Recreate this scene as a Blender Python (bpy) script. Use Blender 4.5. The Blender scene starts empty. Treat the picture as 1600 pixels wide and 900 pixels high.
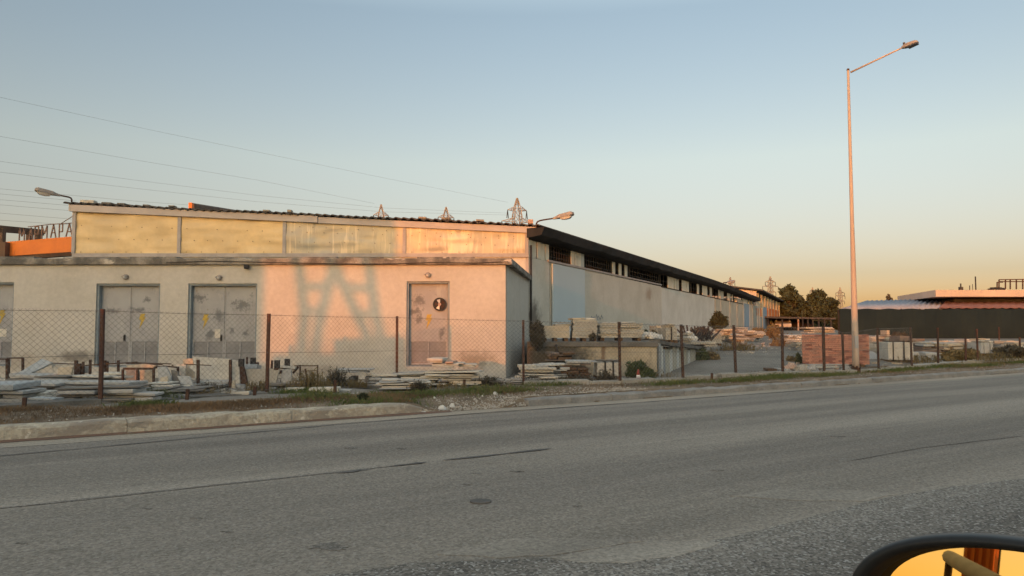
import bpy, math, random
from mathutils import Vector, Matrix
R = math.radians
random.seed(11)
sc = bpy.context.scene
COL = sc.collection

# ------------------------------------------------------------------ camera
CAMZ = 1.40
PITCH = R(3.235)
FPX = 1150.0
cam = bpy.data.objects.new("camera", bpy.data.cameras.new("camera"))
COL.objects.link(cam)
cam.location = (0, 0, CAMZ)
cam.rotation_euler = (R(90) + PITCH, 0, 0)
cam.data.sensor_width = 36.0
cam.data.lens = FPX / 1600 * 36.0
cam.data.clip_start = 0.05
cam.data.clip_end = 6000
sc.camera = cam

# ------------------------------------------------------------------ sky and sun
SUN_AZ = R(22)          # the sun stands behind the camera and to the left
SUN_EL = R(4.2)
w = bpy.data.worlds.new("World")
sc.world = w
w.use_nodes = True
nt = w.node_tree
nt.nodes.clear()
wo = nt.nodes.new("ShaderNodeOutputWorld")
bg = nt.nodes.new("ShaderNodeBackground")
sky = nt.nodes.new("ShaderNodeTexSky")
sky.sky_type = 'NISHITA'
sky.sun_disc = False
sky.sun_elevation = SUN_EL
sky.sun_rotation = R(180) + SUN_AZ
sky.altitude = 0
sky.air_density = 1.0
sky.dust_density = 1.2
sky.ozone_density = 1.0
# dusk air: a tint by the height of the view direction, over the physical sky
tc = nt.nodes.new("ShaderNodeTexCoord")
sp = nt.nodes.new("ShaderNodeSeparateXYZ")
nt.links.new(tc.outputs["Generated"], sp.inputs[0])
rp = nt.nodes.new("ShaderNodeValToRGB")
nt.links.new(sp.outputs["Z"], rp.inputs[0])
SKYRAMP = [(0.0, (.49, .40, .62)), (0.07, (.40, .34, .45)), (0.22, (.63, .53, .52)), (0.40, (.63, .57, .57)), (0.60, (1.7, 1.4, 1.2)), (1.0, (2.8, 2.15, 1.6))]   # away from the sun
SKYRAMP2 = [(0.0, (1.0, .95, 1.0)), (0.40, (1, 1, 1)), (0.60, (1.7, 1.4, 1.2)), (1.0, (2.8, 2.15, 1.6))]   # on the sun's side
rp2 = nt.nodes.new("ShaderNodeValToRGB")
nt.links.new(sp.outputs["Z"], rp2.inputs[0])
for node, tab in ((rp, SKYRAMP), (rp2, SKYRAMP2)):
    cr = node.color_ramp
    while len(cr.elements) < len(tab):
        cr.elements.new(0.5)
    for e, (p_, c_) in zip(cr.elements, tab):
        e.position = p_
        e.color = (*c_, 1)
dt = nt.nodes.new("ShaderNodeVectorMath"); dt.operation = 'DOT_PRODUCT'
nt.links.new(tc.outputs["Generated"], dt.inputs[0])
dt.inputs[1].default_value = (-math.sin(SUN_AZ), -math.cos(SUN_AZ), 0)
mr = nt.nodes.new("ShaderNodeMapRange"); mr.inputs[1].default_value = -.15; mr.inputs[2].default_value = .5
nt.links.new(dt.outputs["Value"], mr.inputs[0])
side = nt.nodes.new("ShaderNodeMix"); side.data_type = 'RGBA'
nt.links.new(mr.outputs[0], side.inputs[0]); nt.links.new(rp.outputs[0], side.inputs[6]); nt.links.new(rp2.outputs[0], side.inputs[7])
mx = nt.nodes.new("ShaderNodeMix")
mx.data_type = 'RGBA'
mx.blend_type = 'MULTIPLY'
mx.inputs[0].default_value = 1
nt.links.new(sky.outputs[0], mx.inputs[6])
nt.links.new(side.outputs[2], mx.inputs[7])
nt.links.new(mx.outputs[2], bg.inputs[0])
bg.inputs[1].default_value = 0.05
nt.links.new(bg.outputs[0], wo.inputs[0])
sun = bpy.data.objects.new("sun", bpy.data.lights.new("sun", 'SUN'))
COL.objects.link(sun)
sd = Vector((math.sin(SUN_AZ) * math.cos(SUN_EL), math.cos(SUN_AZ) * math.cos(SUN_EL), -math.sin(SUN_EL)))
sun.rotation_euler = sd.to_track_quat('-Z', 'Y').to_euler()
sun.data.energy = 0.25
sun.data.angle = R(0.32)
sun.data.color = (1.0, 0.24, 0.03)
sc.view_settings.view_transform = 'Standard'
sc.view_settings.look = 'None'
sc.view_settings.exposure = 3.38
sc.view_settings.gamma = 1

# ------------------------------------------------------------------ helpers
CP, SP_ = math.cos(PITCH), math.sin(PITCH)
def ray(px, py):
    u, v = (px - 800) / FPX, (450 - py) / FPX
    return Vector((u, CP - v * SP_, SP_ + v * CP))
def P(px, py, Y):
    d = ray(px, py)
    return Vector((0, 0, CAMZ)) + d * (Y / d.y)
def PZ(px, py, z):
    d = ray(px, py)
    return Vector((0, 0, CAMZ)) + d * ((z - CAMZ) / d.z)

# kerb line: u along it, s across it (s > 0 is the works side)
KA, KB = PZ(0, 692, 0), PZ(1600, 582, 0)
KD = (KB - KA).normalized(); KD.z = 0; KD.normalize()
KN = Vector((-KD.y, KD.x, 0))
def us(x, y):
    d = Vector((x, y, 0)) - Vector((KA.x, KA.y, 0))
    return d.dot(KD), d.dot(KN)
def xy(u, s):
    p = KA + KD * u + KN * s
    return p.x, p.y
UGAP0 = us(*PZ(648, 643, 0).xy)[0]
UGAP1 = us(*PZ(805, 632, 0).xy)[0]
def sm(a, b, x):
    t = max(0.0, min(1.0, (x - a) / (b - a)))
    return t * t * (3 - 2 * t)
def tz(x, y):
    u, s = us(x, y)
    if s <= 0: return -0.06
    top = 0.16 + 0.04 * sm(0.3, 2.0, s)
    gap = sm(UGAP0 - .15, UGAP0 + .4, u) * (1 - sm(UGAP1 - .7, UGAP1 + .2, u))
    edge = 0.10 + (0.0 if s > .05 else -.16)
    ramp = max(-0.06, 0.012 + 0.15 * sm(0.05, 1.3, s)) if s > .02 else -.06
    z = top * (1 - gap) + ramp * gap
    if s < .2: z = min(z, 0.02 + 0.07 * sm(.02, .2, s)) if gap < .5 else z
    if s > 1.5:
        z += sm(1.5, 4, s) * max(0.0, min(1.1, 0.02 * (y - 20)))
    return z
def GP(px, py, y0=4, y1=120):
    lo, hi = y0, y1
    y = y0
    prev = None
    while y < y1:
        p = P(px, py, y)
        if p.z <= tz(p.x, p.y): return Vector((p.x, p.y, tz(p.x, p.y)))
        y += .04
    return P(px, py, y1)
def PX(p):
    d = Vector(p) - Vector((0, 0, CAMZ))
    dep = d.y * CP + d.z * SP_
    return 800 + FPX * d.x / dep, 450 - FPX * (-d.y * SP_ + d.z * CP) / dep

class MB:
    def __init__(s): s.v = []; s.f = []; s.m = []; s.sm = []
    def add(s, pts, faces, m=0, smooth=False):
        n = len(s.v)
        s.v += [tuple(p) for p in pts]
        for f in faces:
            s.f.append([i + n for i in f]); s.m.append(m); s.sm.append(smooth)
        return s
    def hexa(s, p, m=0):
        return s.add(p, [(3, 2, 1, 0), (4, 5, 6, 7), (0, 1, 5, 4), (1, 2, 6, 5), (2, 3, 7, 6), (3, 0, 4, 7)], m)
    def box(s, c, d, rot=None, m=0):
        a, b, e = d[0] / 2, d[1] / 2, d[2] / 2
        p = [Vector(q) for q in ((-a, -b, -e), (a, -b, -e), (a, b, -e), (-a, b, -e), (-a, -b, e), (a, -b, e), (a, b, e), (-a, b, e))]
        if rot is not None: p = [rot @ q for q in p]
        c = Vector(c)
        return s.hexa([q + c for q in p], m)
    def b2(s, x0, y0, z0, x1, y1, z1, m=0):
        return s.box(((x0 + x1) / 2, (y0 + y1) / 2, (z0 + z1) / 2), (abs(x1 - x0), abs(y1 - y0), abs(z1 - z0)), None, m)
    def bar(s, p, q, w, h=None, m=0, up=(0, 0, 1)):
        p, q = Vector(p), Vector(q); h = h or w
        d = (q - p)
        if d.length < 1e-6: return s
        z = d.normalized(); u = Vector(up)
        if abs(z.dot(u)) > .95: u = Vector((0, 1, 0)) if abs(z.y) < .9 else Vector((1, 0, 0))
        x = z.cross(u).normalized(); y = x.cross(z)
        x *= w / 2; y *= h / 2
        return s.hexa([p - x - y, p + x - y, p + x + y, p - x + y, q - x - y, q + x - y, q + x + y, q - x + y], m)
    def tube(s, pts, rad, n=8, m=0, cap=True, smooth=True):
        pts = [Vector(p) for p in pts]
        if not hasattr(rad, '__len__'): rad = [rad] * len(pts)
        base = len(s.v); ref = None
        for i, p in enumerate(pts):
            t = (pts[min(i + 1, len(pts) - 1)] - pts[max(i - 1, 0)]).normalized()
            if ref is None:
                ref = Vector((0, 0, 1)) if abs(t.z) < .9 else Vector((1, 0, 0))
            x = t.cross(ref)
            x = x.normalized() if x.length > 1e-6 else Vector((1, 0, 0))
            y = x.cross(t); ref = y
            for k in range(n):
                a = 2 * math.pi * k / n
                s.v.append(tuple(p + (x * math.cos(a) + y * math.sin(a)) * rad[i]))
        for i in range(len(pts) - 1):
            for k in range(n):
                a, b = base + i * n + k, base + i * n + (k + 1) % n
                s.f.append([a, b, b + n, a + n]); s.m.append(m); s.sm.append(smooth)
        if cap:
            s.f.append([base + k for k in range(n)][::-1]); s.m.append(m); s.sm.append(False)
            e = base + (len(pts) - 1) * n
            s.f.append([e + k for k in range(n)]); s.m.append(m); s.sm.append(False)
        return s
    def prism(s, pts, off, m=0):
        n = len(pts); off = Vector(off)
        pts = [Vector(p) for p in pts]
        return s.add(pts + [p + off for p in pts],
                     [list(range(n))[::-1], list(range(n, 2 * n))] + [[i, (i + 1) % n, (i + 1) % n + n, i + n] for i in range(n)], m)
    def build(s, name, mats, parent=None, bevel=0, local=False):
        """one mesh object; world coordinates are turned into the parent's unless local"""
        me = bpy.data.meshes.new(name)
        vs = s.v
        if parent is not None and not local:
            mw = Matrix.Identity(4); q = parent
            while q is not None:
                mw = (Matrix.Translation(q.location) @ q.rotation_euler.to_matrix().to_4x4()) @ mw; q = q.parent
            mi = mw.inverted()
            vs = [tuple(mi @ Vector(v)) for v in s.v]
        me.from_pydata(vs, [], s.f)
        if not isinstance(mats, (list, tuple)): mats = [mats]
        for m in mats: me.materials.append(m)
        me.polygons.foreach_set("material_index", s.m)
        me.polygons.foreach_set("use_smooth", s.sm)
        me.update()
        o = bpy.data.objects.new(name, me)
        COL.objects.link(o)
        if parent is not None: o.parent = parent
        if bevel:
            b = o.modifiers.new("bevel", 'BEVEL'); b.width = bevel; b.segments = 1; b.limit_method = 'ANGLE'
        return o

def tag(o, label=None, cat=None, group=None, kind=None):
    if label: o["label"] = label
    if label and not kind: o["kind"] = "thing"
    if cat: o["category"] = cat
    if group: o["group"] = group
    if kind: o["kind"] = kind
    return o
def thing(name, label, cat, loc=(0, 0, 0), rz=0, group=None):
    o = bpy.data.objects.new(name, None)
    COL.objects.link(o)
    o.empty_display_size = .2
    o.location = loc; o.rotation_euler = (0, 0, rz)
    return tag(o, label, cat, group)
def recenter(o):
    """move a single-mesh thing's origin to the bottom centre of its mesh"""
    vs = [v.co.copy() for v in o.data.vertices]
    c = Vector(((min(v.x for v in vs) + max(v.x for v in vs)) / 2, (min(v.y for v in vs) + max(v.y for v in vs)) / 2, min(v.z for v in vs)))
    o.data.transform(Matrix.Translation(-c)); o.location = c
    return o

# ------------------------------------------------------------------ materials
def M(name, c, c2=None, scale=2.0, rough=.85, bump=0.0, bscale=None, spots=(), blobs=(), world=False,
      metallic=0.0, spec=.3, fine=0.0, stretch=(1, 1, 1), rotz=0.0, contrast=(.35, .65)):
    m = bpy.data.materials.new(name); m.use_nodes = True
    t = m.node_tree; N = t.nodes; L = t.links
    b = N["Principled BSDF"]
    b.inputs["Roughness"].default_value = rough
    b.inputs["Metallic"].default_value = metallic
    b.inputs["Specular IOR Level"].default_value = spec
    if world:
        g = N.new("ShaderNodeNewGeometry"); co = g.outputs["Position"]
    else:
        g = N.new("ShaderNodeTexCoord"); co = g.outputs["Object"]
    def noise(sc_, det=5, st=(1, 1, 1), rough_=.6):
        mp = N.new("ShaderNodeMapping"); mp.inputs["Scale"].default_value = st
        mp.inputs["Rotation"].default_value = (0, 0, rotz)
        mp.vector_type = 'TEXTURE' if False else 'POINT'
        L.new(co, mp.inputs[0])
        n = N.new("ShaderNodeTexNoise"); n.inputs["Scale"].default_value = sc_
        n.inputs["Detail"].default_value = det; n.inputs["Roughness"].default_value = rough_
        L.new(mp.outputs[0], n.inputs["Vector"])
        return n.outputs[0]
    def ramp(v, a, bb):
        r = N.new("ShaderNodeMapRange"); r.inputs[1].default_value = a; r.inputs[2].default_value = bb
        r.interpolation_type = 'SMOOTHSTEP'
        L.new(v, r.inputs[0]); return r.outputs[0]
    def mix(f, a, bb, mode='MIX'):
        x = N.new("ShaderNodeMix"); x.data_type = 'RGBA'; x.blend_type = mode
        if isinstance(f, float): x.inputs[0].default_value = f
        else: L.new(f, x.inputs[0])
        for i, q in ((6, a), (7, bb)):
            if isinstance(q, tuple): x.inputs[i].default_value = (*q, 1)
            else: L.new(q, x.inputs[i])
        return x.outputs[2]
    c2 = c2 or tuple(v * .8 for v in c)
    col = mix(ramp(noise(scale, 6, stretch), *contrast), c, c2)
    if fine:
        fn = ramp(noise(scale * 14, 3), .3, .7)
        mm = N.new("ShaderNodeMapRange"); mm.inputs[3].default_value = 1 - fine; mm.inputs[4].default_value = 1 + fine
        L.new(fn, mm.inputs[0])
        cc = N.new("ShaderNodeCombineColor")
        for i in range(3): L.new(mm.outputs[0], cc.inputs[i])
        col = mix(1.0, col, cc.outputs[0], 'MULTIPLY')
    for sp in spots:
        f = ramp(noise(sp.get('scale', 4), sp.get('det', 6), sp.get('st', (1, 1, 1)), .65), sp['t'], sp['t'] + sp.get('soft', .06))
        if 'a' in sp:
            q = N.new("ShaderNodeMath"); q.operation = 'MULTIPLY'; q.inputs[1].default_value = sp['a']; L.new(f, q.inputs[0]); f = q.outputs[0]
        col = mix(f, col, sp['c'])
    for bl in blobs:   # stains and other patches with a shape of their own: centre, radii, colour
        mp = N.new("ShaderNodeVectorMath"); mp.operation = 'SUBTRACT'; mp.inputs[1].default_value = bl['p']; L.new(co, mp.inputs[0])
        dv = N.new("ShaderNodeVectorMath"); dv.operation = 'DIVIDE'; dv.inputs[1].default_value = bl['r']; L.new(mp.outputs[0], dv.inputs[0])
        ln = N.new("ShaderNodeVectorMath"); ln.operation = 'LENGTH'; L.new(dv.outputs[0], ln.inputs[0])
        ad = N.new("ShaderNodeMath"); ad.operation = 'MULTIPLY_ADD'; ad.inputs[1].default_value = bl.get('n', 1.6); ad.inputs[2].default_value = -bl.get('n', 1.6) / 2
        L.new(noise(bl.get('scale', 3), 6, bl.get('st', (1, 1, 1)), .7), ad.inputs[0])
        su = N.new("ShaderNodeMath"); su.operation = 'ADD'; L.new(ln.outputs[1], su.inputs[0]); L.new(ad.outputs[0], su.inputs[1])
        f = ramp(su.outputs[0], 1.0, bl.get('soft', .45))
        q = N.new("ShaderNodeMath"); q.operation = 'MULTIPLY'; q.inputs[1].default_value = bl.get('a', .8); L.new(f, q.inputs[0])
        col = mix(q.outputs[0], col, bl['c'])
    L.new(col, b.inputs["Base Color"])
    if bump:
        bp = N.new("ShaderNodeBump"); bp.inputs["Strength"].default_value = min(1.0, bump); bp.inputs["Distance"].default_value = .02 if bump <= 1 else .02 * bump
        L.new(noise(bscale or scale * 6, 5), bp.inputs["Height"]); L.new(bp.outputs[0], b.inputs["Normal"])
    return m

mt = {}
mt['plaster'] = M('cream_plaster', (.53, .49, .425), (.475, .435, .37), .7, .92, .3, 40, world=True, fine=.05,
    spots=[dict(c=(.47, .41, .33), t=.57, scale=1.6, st=(2.2, 1, .18), soft=.16, a=.55), dict(c=(.36, .31, .25), t=.63, scale=5, st=(1, 1, .5), soft=.1, a=.4), dict(c=(.74, .68, .58), t=.62, scale=.8, soft=.1, a=.35)],
    blobs=[dict(p=(-10.8, 18.4, .72), r=(.75, .5, .22), c=(.13, .11, .09), scale=5, a=.75, soft=.2),
           dict(p=(-.9, 18.4, .62), r=(.75, .5, .35), c=(.20, .17, .12), scale=4, a=.7, soft=.2),
           dict(p=(-5.2, 18.4, .35), r=(2.4, .5, .25), c=(.26, .22, .17), scale=4, a=.6, soft=.2),
           dict(p=(.45, 22.8, .5), r=(.5, 1.3, .7), c=(.11, .10, .08), scale=3, a=.85, soft=.2),
           dict(p=(-12.4, 18.4, .6), r=(1.2, .5, .35), c=(.35, .29, .22), scale=4, a=.55, soft=.2)])
mt['concrete_edge'] = M('stained_concrete', (.33, .29, .24), (.12, .11, .095), 2.2, .95, .5, 30, world=True, fine=.1,
    spots=[dict(c=(.52, .46, .38), t=.60, scale=3.2, st=(.5, 1, 1.5)), dict(c=(.07, .065, .06), t=.6, scale=1.3, st=(.6, 1, 2))])
mt['concrete'] = M('concrete', (.36, .33, .28), (.27, .245, .2), 1.4, .95, .4, 30, world=True, fine=.08,
    spots=[dict(c=(.14, .12, .09), t=.6, scale=1.5, st=(1, 1, .4), soft=.12)])
mt['dock'] = M('dock_concrete', (.42, .36, .26), (.33, .28, .20), 1.2, .95, .35, 30, world=True, fine=.08,
    spots=[dict(c=(.12, .105, .08), t=.57, scale=1.6, st=(1.3, 1, .35), soft=.12, a=.8)],
    blobs=[dict(p=(.9, 19, .75), r=(1.5, .8, 1.2), c=(.055, .05, .042), scale=3, a=.9, soft=.45),  # first patch darkens the left end of the front wall
           dict(p=(2.35, 19, .8), r=(.09, .6, .5), c=(.13, .07, .04), scale=3, a=.8, soft=.2)])
mt['dock_top'] = M('dock_slab', (.17, .155, .135), (.10, .095, .085), 2, .95, .4, 30, world=True, fine=.1)
mt['metal_door'] = M('grey_door_paint', (.36, .355, .345), (.31, .305, .30), 1.8, .55, .1, 12, world=True,
    spots=[dict(c=(.19, .195, .20), t=.60, scale=3.4, soft=.08, a=.6), dict(c=(.43, .42, .40), t=.57, scale=3.5, st=(1, 1, .4), a=.5), dict(c=(.20, .13, .09), t=.66, scale=6, st=(2, 1, .5), soft=.04, a=.7)],
    blobs=[dict(p=tuple(P(px, py, 18.58)), r=(rx * .016, .4, rz * .016), c=(.115, .122, .127), scale=13, n=3.4, a=.8, soft=.15) for px, py, rx, rz in
           ((377, 477, 19, 12), (342, 494, 10, 14), (312, 466, 14, 9), (328, 524, 9, 14), (384, 522, 8, 7), (362, 516, 8, 6), (176, 486, 16, 6), (215, 484, 18, 6), (230, 468, 8, 6), (655, 470, 14, 12), (650, 487, 16, 8), (655, 500, 7, 7), (690, 520, 7, 12))])
mt['jamb'] = M('door_frame_paint', (.27, .31, .33), (.20, .23, .25), 3, .6)
mt['louvre'] = M('louvre_metal', (.32, .31, .30), (.25, .245, .24), 3, .6)
mt['steel_frame'] = M('grey_steel_frame', (.40, .36, .34), (.32, .29, .27), 2.5, .7, world=True)
mt['panel_yellow'] = M('yellow_plastic_sheet', (.68, .51, .27), (.56, .42, .23), 1.0, .48, 1.0, 1.5, world=True, spec=.35, metallic=.06,
    spots=[dict(c=(.50, .39, .23), t=.58, scale=1.0, soft=.2, a=.6)])
mt['panel_worn'] = M('worn_plastic_sheet', (.47, .40, .28), (.37, .33, .26), 1.2, .45, .8, 1.5, world=True, spec=.4, metallic=.15,
    spots=[dict(c=(.62, .52, .36), t=.55, scale=2.2, st=(3.2, 1, .22), soft=.06, a=.7), dict(c=(.27, .255, .22), t=.57, scale=1.5, st=(2.4, 1, .4), soft=.12, a=.6)],
    blobs=[dict(p=(P(716, 375, 24.3).x, 24.3, P(716, 380, 24.3).z), r=(.75, 1, .45), c=(.68, .58, .42), scale=2.4, st=(3, 1, .5), n=2.4, a=.75, soft=.3), dict(p=(P(480, 384, 24.3).x, 24.3, P(470, 384, 24.3).z), r=(.5, 1, .5), c=(.30, .31, .27), scale=2, st=(3, 1, .5), n=2, a=.6, soft=.3)])
mt['screw'] = M('rusty_screw', (.16, .10, .07))
mt['roof_dark'] = M('old_roof_sheet', (.055, .048, .045), (.09, .08, .075), 3, .9, .3, 20, world=True)
mt['soffit_shade'] = M('dark_soffit_and_shade', (.020, .0195, .020), (.032, .03, .029), 2, .9, world=True)  # near-black for eaves, and for painted shade under canopy and slab
mt['wall_beige'] = M('beige_render', (.58, .545, .47), (.51, .475, .40), .8, .93, .2, 30, world=True, fine=.04,
    spots=[dict(c=(.40, .33, .25), t=.6, scale=1.1, st=(1.5, 1.5, .25), soft=.14, a=.6)],
    blobs=[dict(p=(7.0, 37.5, 3.2), r=(.5, 1, .5), c=(.30, .20, .13), scale=2, a=.6, soft=.2),
           dict(p=(.75, 24.7, 1.6), r=(.5, .9, 1.1), c=(.10, .085, .07), scale=2.5, a=.85, soft=.25)])
mt['wall_pale'] = M('pale_render', (.62, .61, .555), (.54, .53, .475), .8, .93, .2, 30, world=True, fine=.04,
    spots=[dict(c=(.36, .33, .27), t=.62, scale=1.0, st=(1.5, 1.5, .2), soft=.12, a=.55)])
mt['wall_cream_panel'] = M('cream_cladding', (.50, .47, .38), (.42, .39, .31), 1, .9, world=True,
    spots=[dict(c=(.25, .22, .17), t=.6, scale=1.0, st=(2, 2, .2), soft=.1, a=.6)])
mt['blue_sheet'] = M('pale_blue_sheet', (.47, .545, .57), (.45, .52, .55), .5, .6, world=True)
mt['blue_door'] = M('faded_blue_door', (.22, .33, .42), (.28, .37, .44), 1, .7, world=True)
mt['green_wall'] = M('grey_green_sheet', (.33, .37, .33), (.28, .31, .28), 1, .8, world=True)
mt['pane_white'] = M('white_pane', (.70, .66, .54), (.60, .56, .46), 2, .5, world=True, spots=[dict(c=(.30, .28, .24), t=.63, scale=2, a=.6)])
mt['pane_grey'] = M('dusty_glass', (.40, .42, .40), (.33, .35, .33), 2, .3, world=True)
mt['black_steel'] = M('black_steel', (.028, .026, .026), (.05, .042, .038), 4, .7)
mt['rust'] = M('rusty_steel', (.055, .030, .022), (.085, .048, .033), 6, .85, .3, 60, spots=[dict(c=(.22, .10, .045), t=.62, scale=8)])
mt['rust_post'] = M('painted_rusty_post', (.070, .034, .026), (.105, .052, .034), 7, .8, .3, 60, stretch=(1, 1, .4),
    spots=[dict(c=(.24, .17, .12), t=.63, scale=10, st=(1, 1, .3)), dict(c=(.03, .02, .018), t=.62, scale=6)])
mt['orange'] = M('orange_paint', (.72, .20, .035), (.62, .17, .035), 1.2, .6, world=True, spots=[dict(c=(.27, .10, .06), t=.61, scale=1.2, st=(3, 3, .3), soft=.1, a=.7)])
mt['brown_beam'] = M('brown_girder', (.085, .050, .036), (.14, .085, .055), 1.5, .8, world=True, spots=[dict(c=(.25, .18, .12), t=.62, scale=2)])
mt['letter'] = M('letter_steel', (.22, .13, .095), (.16, .10, .08), 3, .7, world=True)
mt['wire'] = M('wire', (.10, .095, .09)); mt['mesh_wire'] = M('galvanised_wire', (.17, .16, .15), (.12, .11, .10), 5, .6)
mt['pylon'] = M('galvanised_pylon', (.27, .24, .22), (.22, .2, .18), .2, .7)
mt['insulator'] = M('insulator', (.05, .05, .05))
mt['lamp_grey'] = M('lamp_grey', (.33, .29, .26), (.25, .22, .2), 6, .6)
mt['lamp_glass'] = M('lamp_lens', (.55, .52, .48), (.5, .47, .44), 6, .25)
mt['lamp_dark'] = M('lamp_dark_glass', (.10, .11, .13), (.07, .08, .10), 6, .25)
mt['pole'] = M('peeling_pole_paint', (.47, .37, .29), (.40, .31, .25), 2, .75, .3, 40, stretch=(1, 1, .3),
    spots=[dict(c=(.30, .12, .06), t=.61, scale=2.5, st=(1.5, 1.5, .4), soft=.04), dict(c=(.36, .36, .35), t=.66, scale=2.2, st=(1.5, 1.5, .35), soft=.04)])
mt['asphalt'] = None
mt['marble_white'] = M('white_marble', (.58, .54, .46), (.46, .42, .355), 1.6, .75, .3, 30, fine=.1, spots=[dict(c=(.33, .29, .23), t=.6, scale=2.2, soft=.1, a=.6)])
mt['marble_grey'] = M('grey_marble', (.42, .41, .38), (.32, .31, .29), 1.6, .75, .3, 30, fine=.1, spots=[dict(c=(.22, .20, .17), t=.6, scale=2, soft=.1, a=.6)])
mt['marble_tan'] = M('tan_marble', (.50, .42, .31), (.42, .35, .26), 1.6, .8, .3, 30, fine=.1, spots=[dict(c=(.28, .21, .15), t=.6, scale=2.5, soft=.1, a=.6)])
mt['marble_dark'] = M('weathered_slab', (.21, .19, .165), (.14, .128, .11), 1.6, .9, .3, 30, fine=.12)
mt['marble_blue'] = M('bluish_marble', (.38, .395, .39), (.30, .315, .315), 1.6, .7, .3, 30, fine=.1)
mt['marble_dust'] = M('dusty_marble', (.43, .39, .32), (.34, .305, .25), 2.2, .85, .4, 30, fine=.12, spots=[dict(c=(.22, .19, .15), t=.58, scale=3, soft=.1, a=.7)])
mt['wood'] = M('old_timber', (.13, .075, .04), (.09, .05, .03), 3, .9, .4, 30, stretch=(.3, 2, 2), spots=[dict(c=(.24, .16, .09), t=.6, scale=3)])
mt['wood_grey'] = M('grey_timber', (.22, .17, .14), (.15, .115, .095), 3, .9, .4, 30, stretch=(.3, 2, 2))
mt['rock'] = M('rubble_stone', (.40, .37, .31), (.28, .255, .21), 3, .95, .6, 12, fine=.15)
mt['rock_pink'] = M('pinkish_rubble', (.48, .33, .25), (.38, .26, .2), 3, .95, .6, 12, fine=.15)
mt['rubble_white'] = M('white_rubble', (.62, .60, .55), (.46, .44, .40), 4, .95, .6, 12, fine=.15)
mt['leaf_dark'] = M('dark_leaves', (.035, .045, .026), (.060, .068, .036), .8, .8)
mt['leaf_green'] = M('green_leaves', (.050, .070, .028), (.085, .105, .04), 2, .8)
mt['leaf_dry'] = M('dry_twigs', (.085, .073, .05), (.055, .048, .036), 2, .9)
mt['leaf_straw'] = M('straw_weed', (.20, .15, .075), (.13, .105, .05), 2, .9)
mt['bark'] = M('bark', (.07, .055, .042), (.05, .04, .03), 4, .95)
mt['grass_dry'] = M('dry_grass_blades', (.21, .135, .075), (.11, .075, .045), .9, .9, world=True)
mt['grass_green'] = M('green_grass_blades', (.075, .105, .03), (.12, .13, .05), 1.5, .9, world=True)
mt['tin'] = M('corrugated_tin', (.33, .32, .345), (.26, .25, .27), 1, .7, world=True, spots=[dict(c=(.16, .15, .16), t=.62, scale=1.2, st=(1, 1, 1))])
mt['tile_red'] = M('dull_red_roof', (.20, .10, .085), (.16, .085, .075), 1, .8, world=True)
mt['net_green'] = M('dark_green_netting', (.010, .017, .017), (.014, .022, .021), .5, .9, world=True)
mt['roof_pink'] = M('pale_roof_slab', (.52, .43, .36), (.46, .38, .32), .6, .9, world=True)
mt['yellow'] = M('yellow_mark', (.55, .37, .06), (.42, .30, .07), 5, .6)
mt['paper'] = M('notice_paper', (.62, .57, .48)); mt['white_plastic'] = M('white_plastic', (.7, .69, .66))
mt['cone_red'] = M('cone_red', (.36, .09, .07)); mt['car_paint'] = M('pale_car_paint', (.33, .33, .33), (.30, .30, .30), 2, .35)
mt['car_glass'] = M('car_glass', (.02, .022, .025), (.02, .022, .025), 2, .1); mt['rubber'] = M('rubber', (.02, .02, .02))

# ------------------------------------------------------------------ ground, road, kerb
KROT = math.atan2(KD.y, KD.x)
def kerb_space(o):
    o.location = (KA.x, KA.y, 0); o.rotation_euler = (0, 0, KROT); return o
def grid_range(a, b, f): 
    out = [a]
    while out[-1] < b: out.append(out[-1] + f(out[-1]))
    return out
us_ = grid_range(-160, 900, lambda u: .25 if -9 <= u < 34 else (1.0 if -20 <= u < 60 else (8 if u < 200 else 60)))
ss_ = grid_range(-120, -30, lambda s: 20) + [-1, -.3, 0, .05, .12, .2, .3, .45, .6, .8, 1.0, 1.25, 1.5, 1.8, 2.1, 2.5, 3, 3.5, 4, 5, 6, 7, 8] + grid_range(10, 90, lambda s: 2) + grid_range(100, 900, lambda s: 60)
gm = MB(); nu = len(us_)
rg = random.Random(5)
for s in ss_:
    for u in us_:
        x, y = xy(u, s)
        z = tz(x, y)
        if .3 < s < 9 and -9 < u < 34: z += rg.uniform(-.012, .012)
        gm.v.append((u, s, z))
for j in range(len(ss_) - 1):
    for i in range(nu - 1):
        a = j * nu + i
        gm.f.append([a, a + 1, a + nu + 1, a + nu]); gm.sm.append(True)
        sc_ = (ss_[j] + ss_[j + 1]) / 2
        gm.m.append(0 if sc_ < 2.3 else 1)
mt['soil'] = M('dry_soil', (.20, .145, .095), (.12, .09, .06), .9, .95, .6, 25, fine=.2, spots=[dict(c=(.30, .25, .19), t=.58, scale=2.2, soft=.1, a=.7)])
mt['yard'] = M('dusty_yard', (.22, .20, .17), (.165, .15, .125), .5, .95, .4, 25, fine=.15, spots=[dict(c=(.12, .105, .085), t=.62, scale=.6, soft=.1, a=.7), dict(c=(.30, .27, .23), t=.63, scale=1.2, soft=.1, a=.6)])
ground = kerb_space(gm.build('ground', [mt['soil'], mt['yard']]))
tag(ground, kind='structure')

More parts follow.
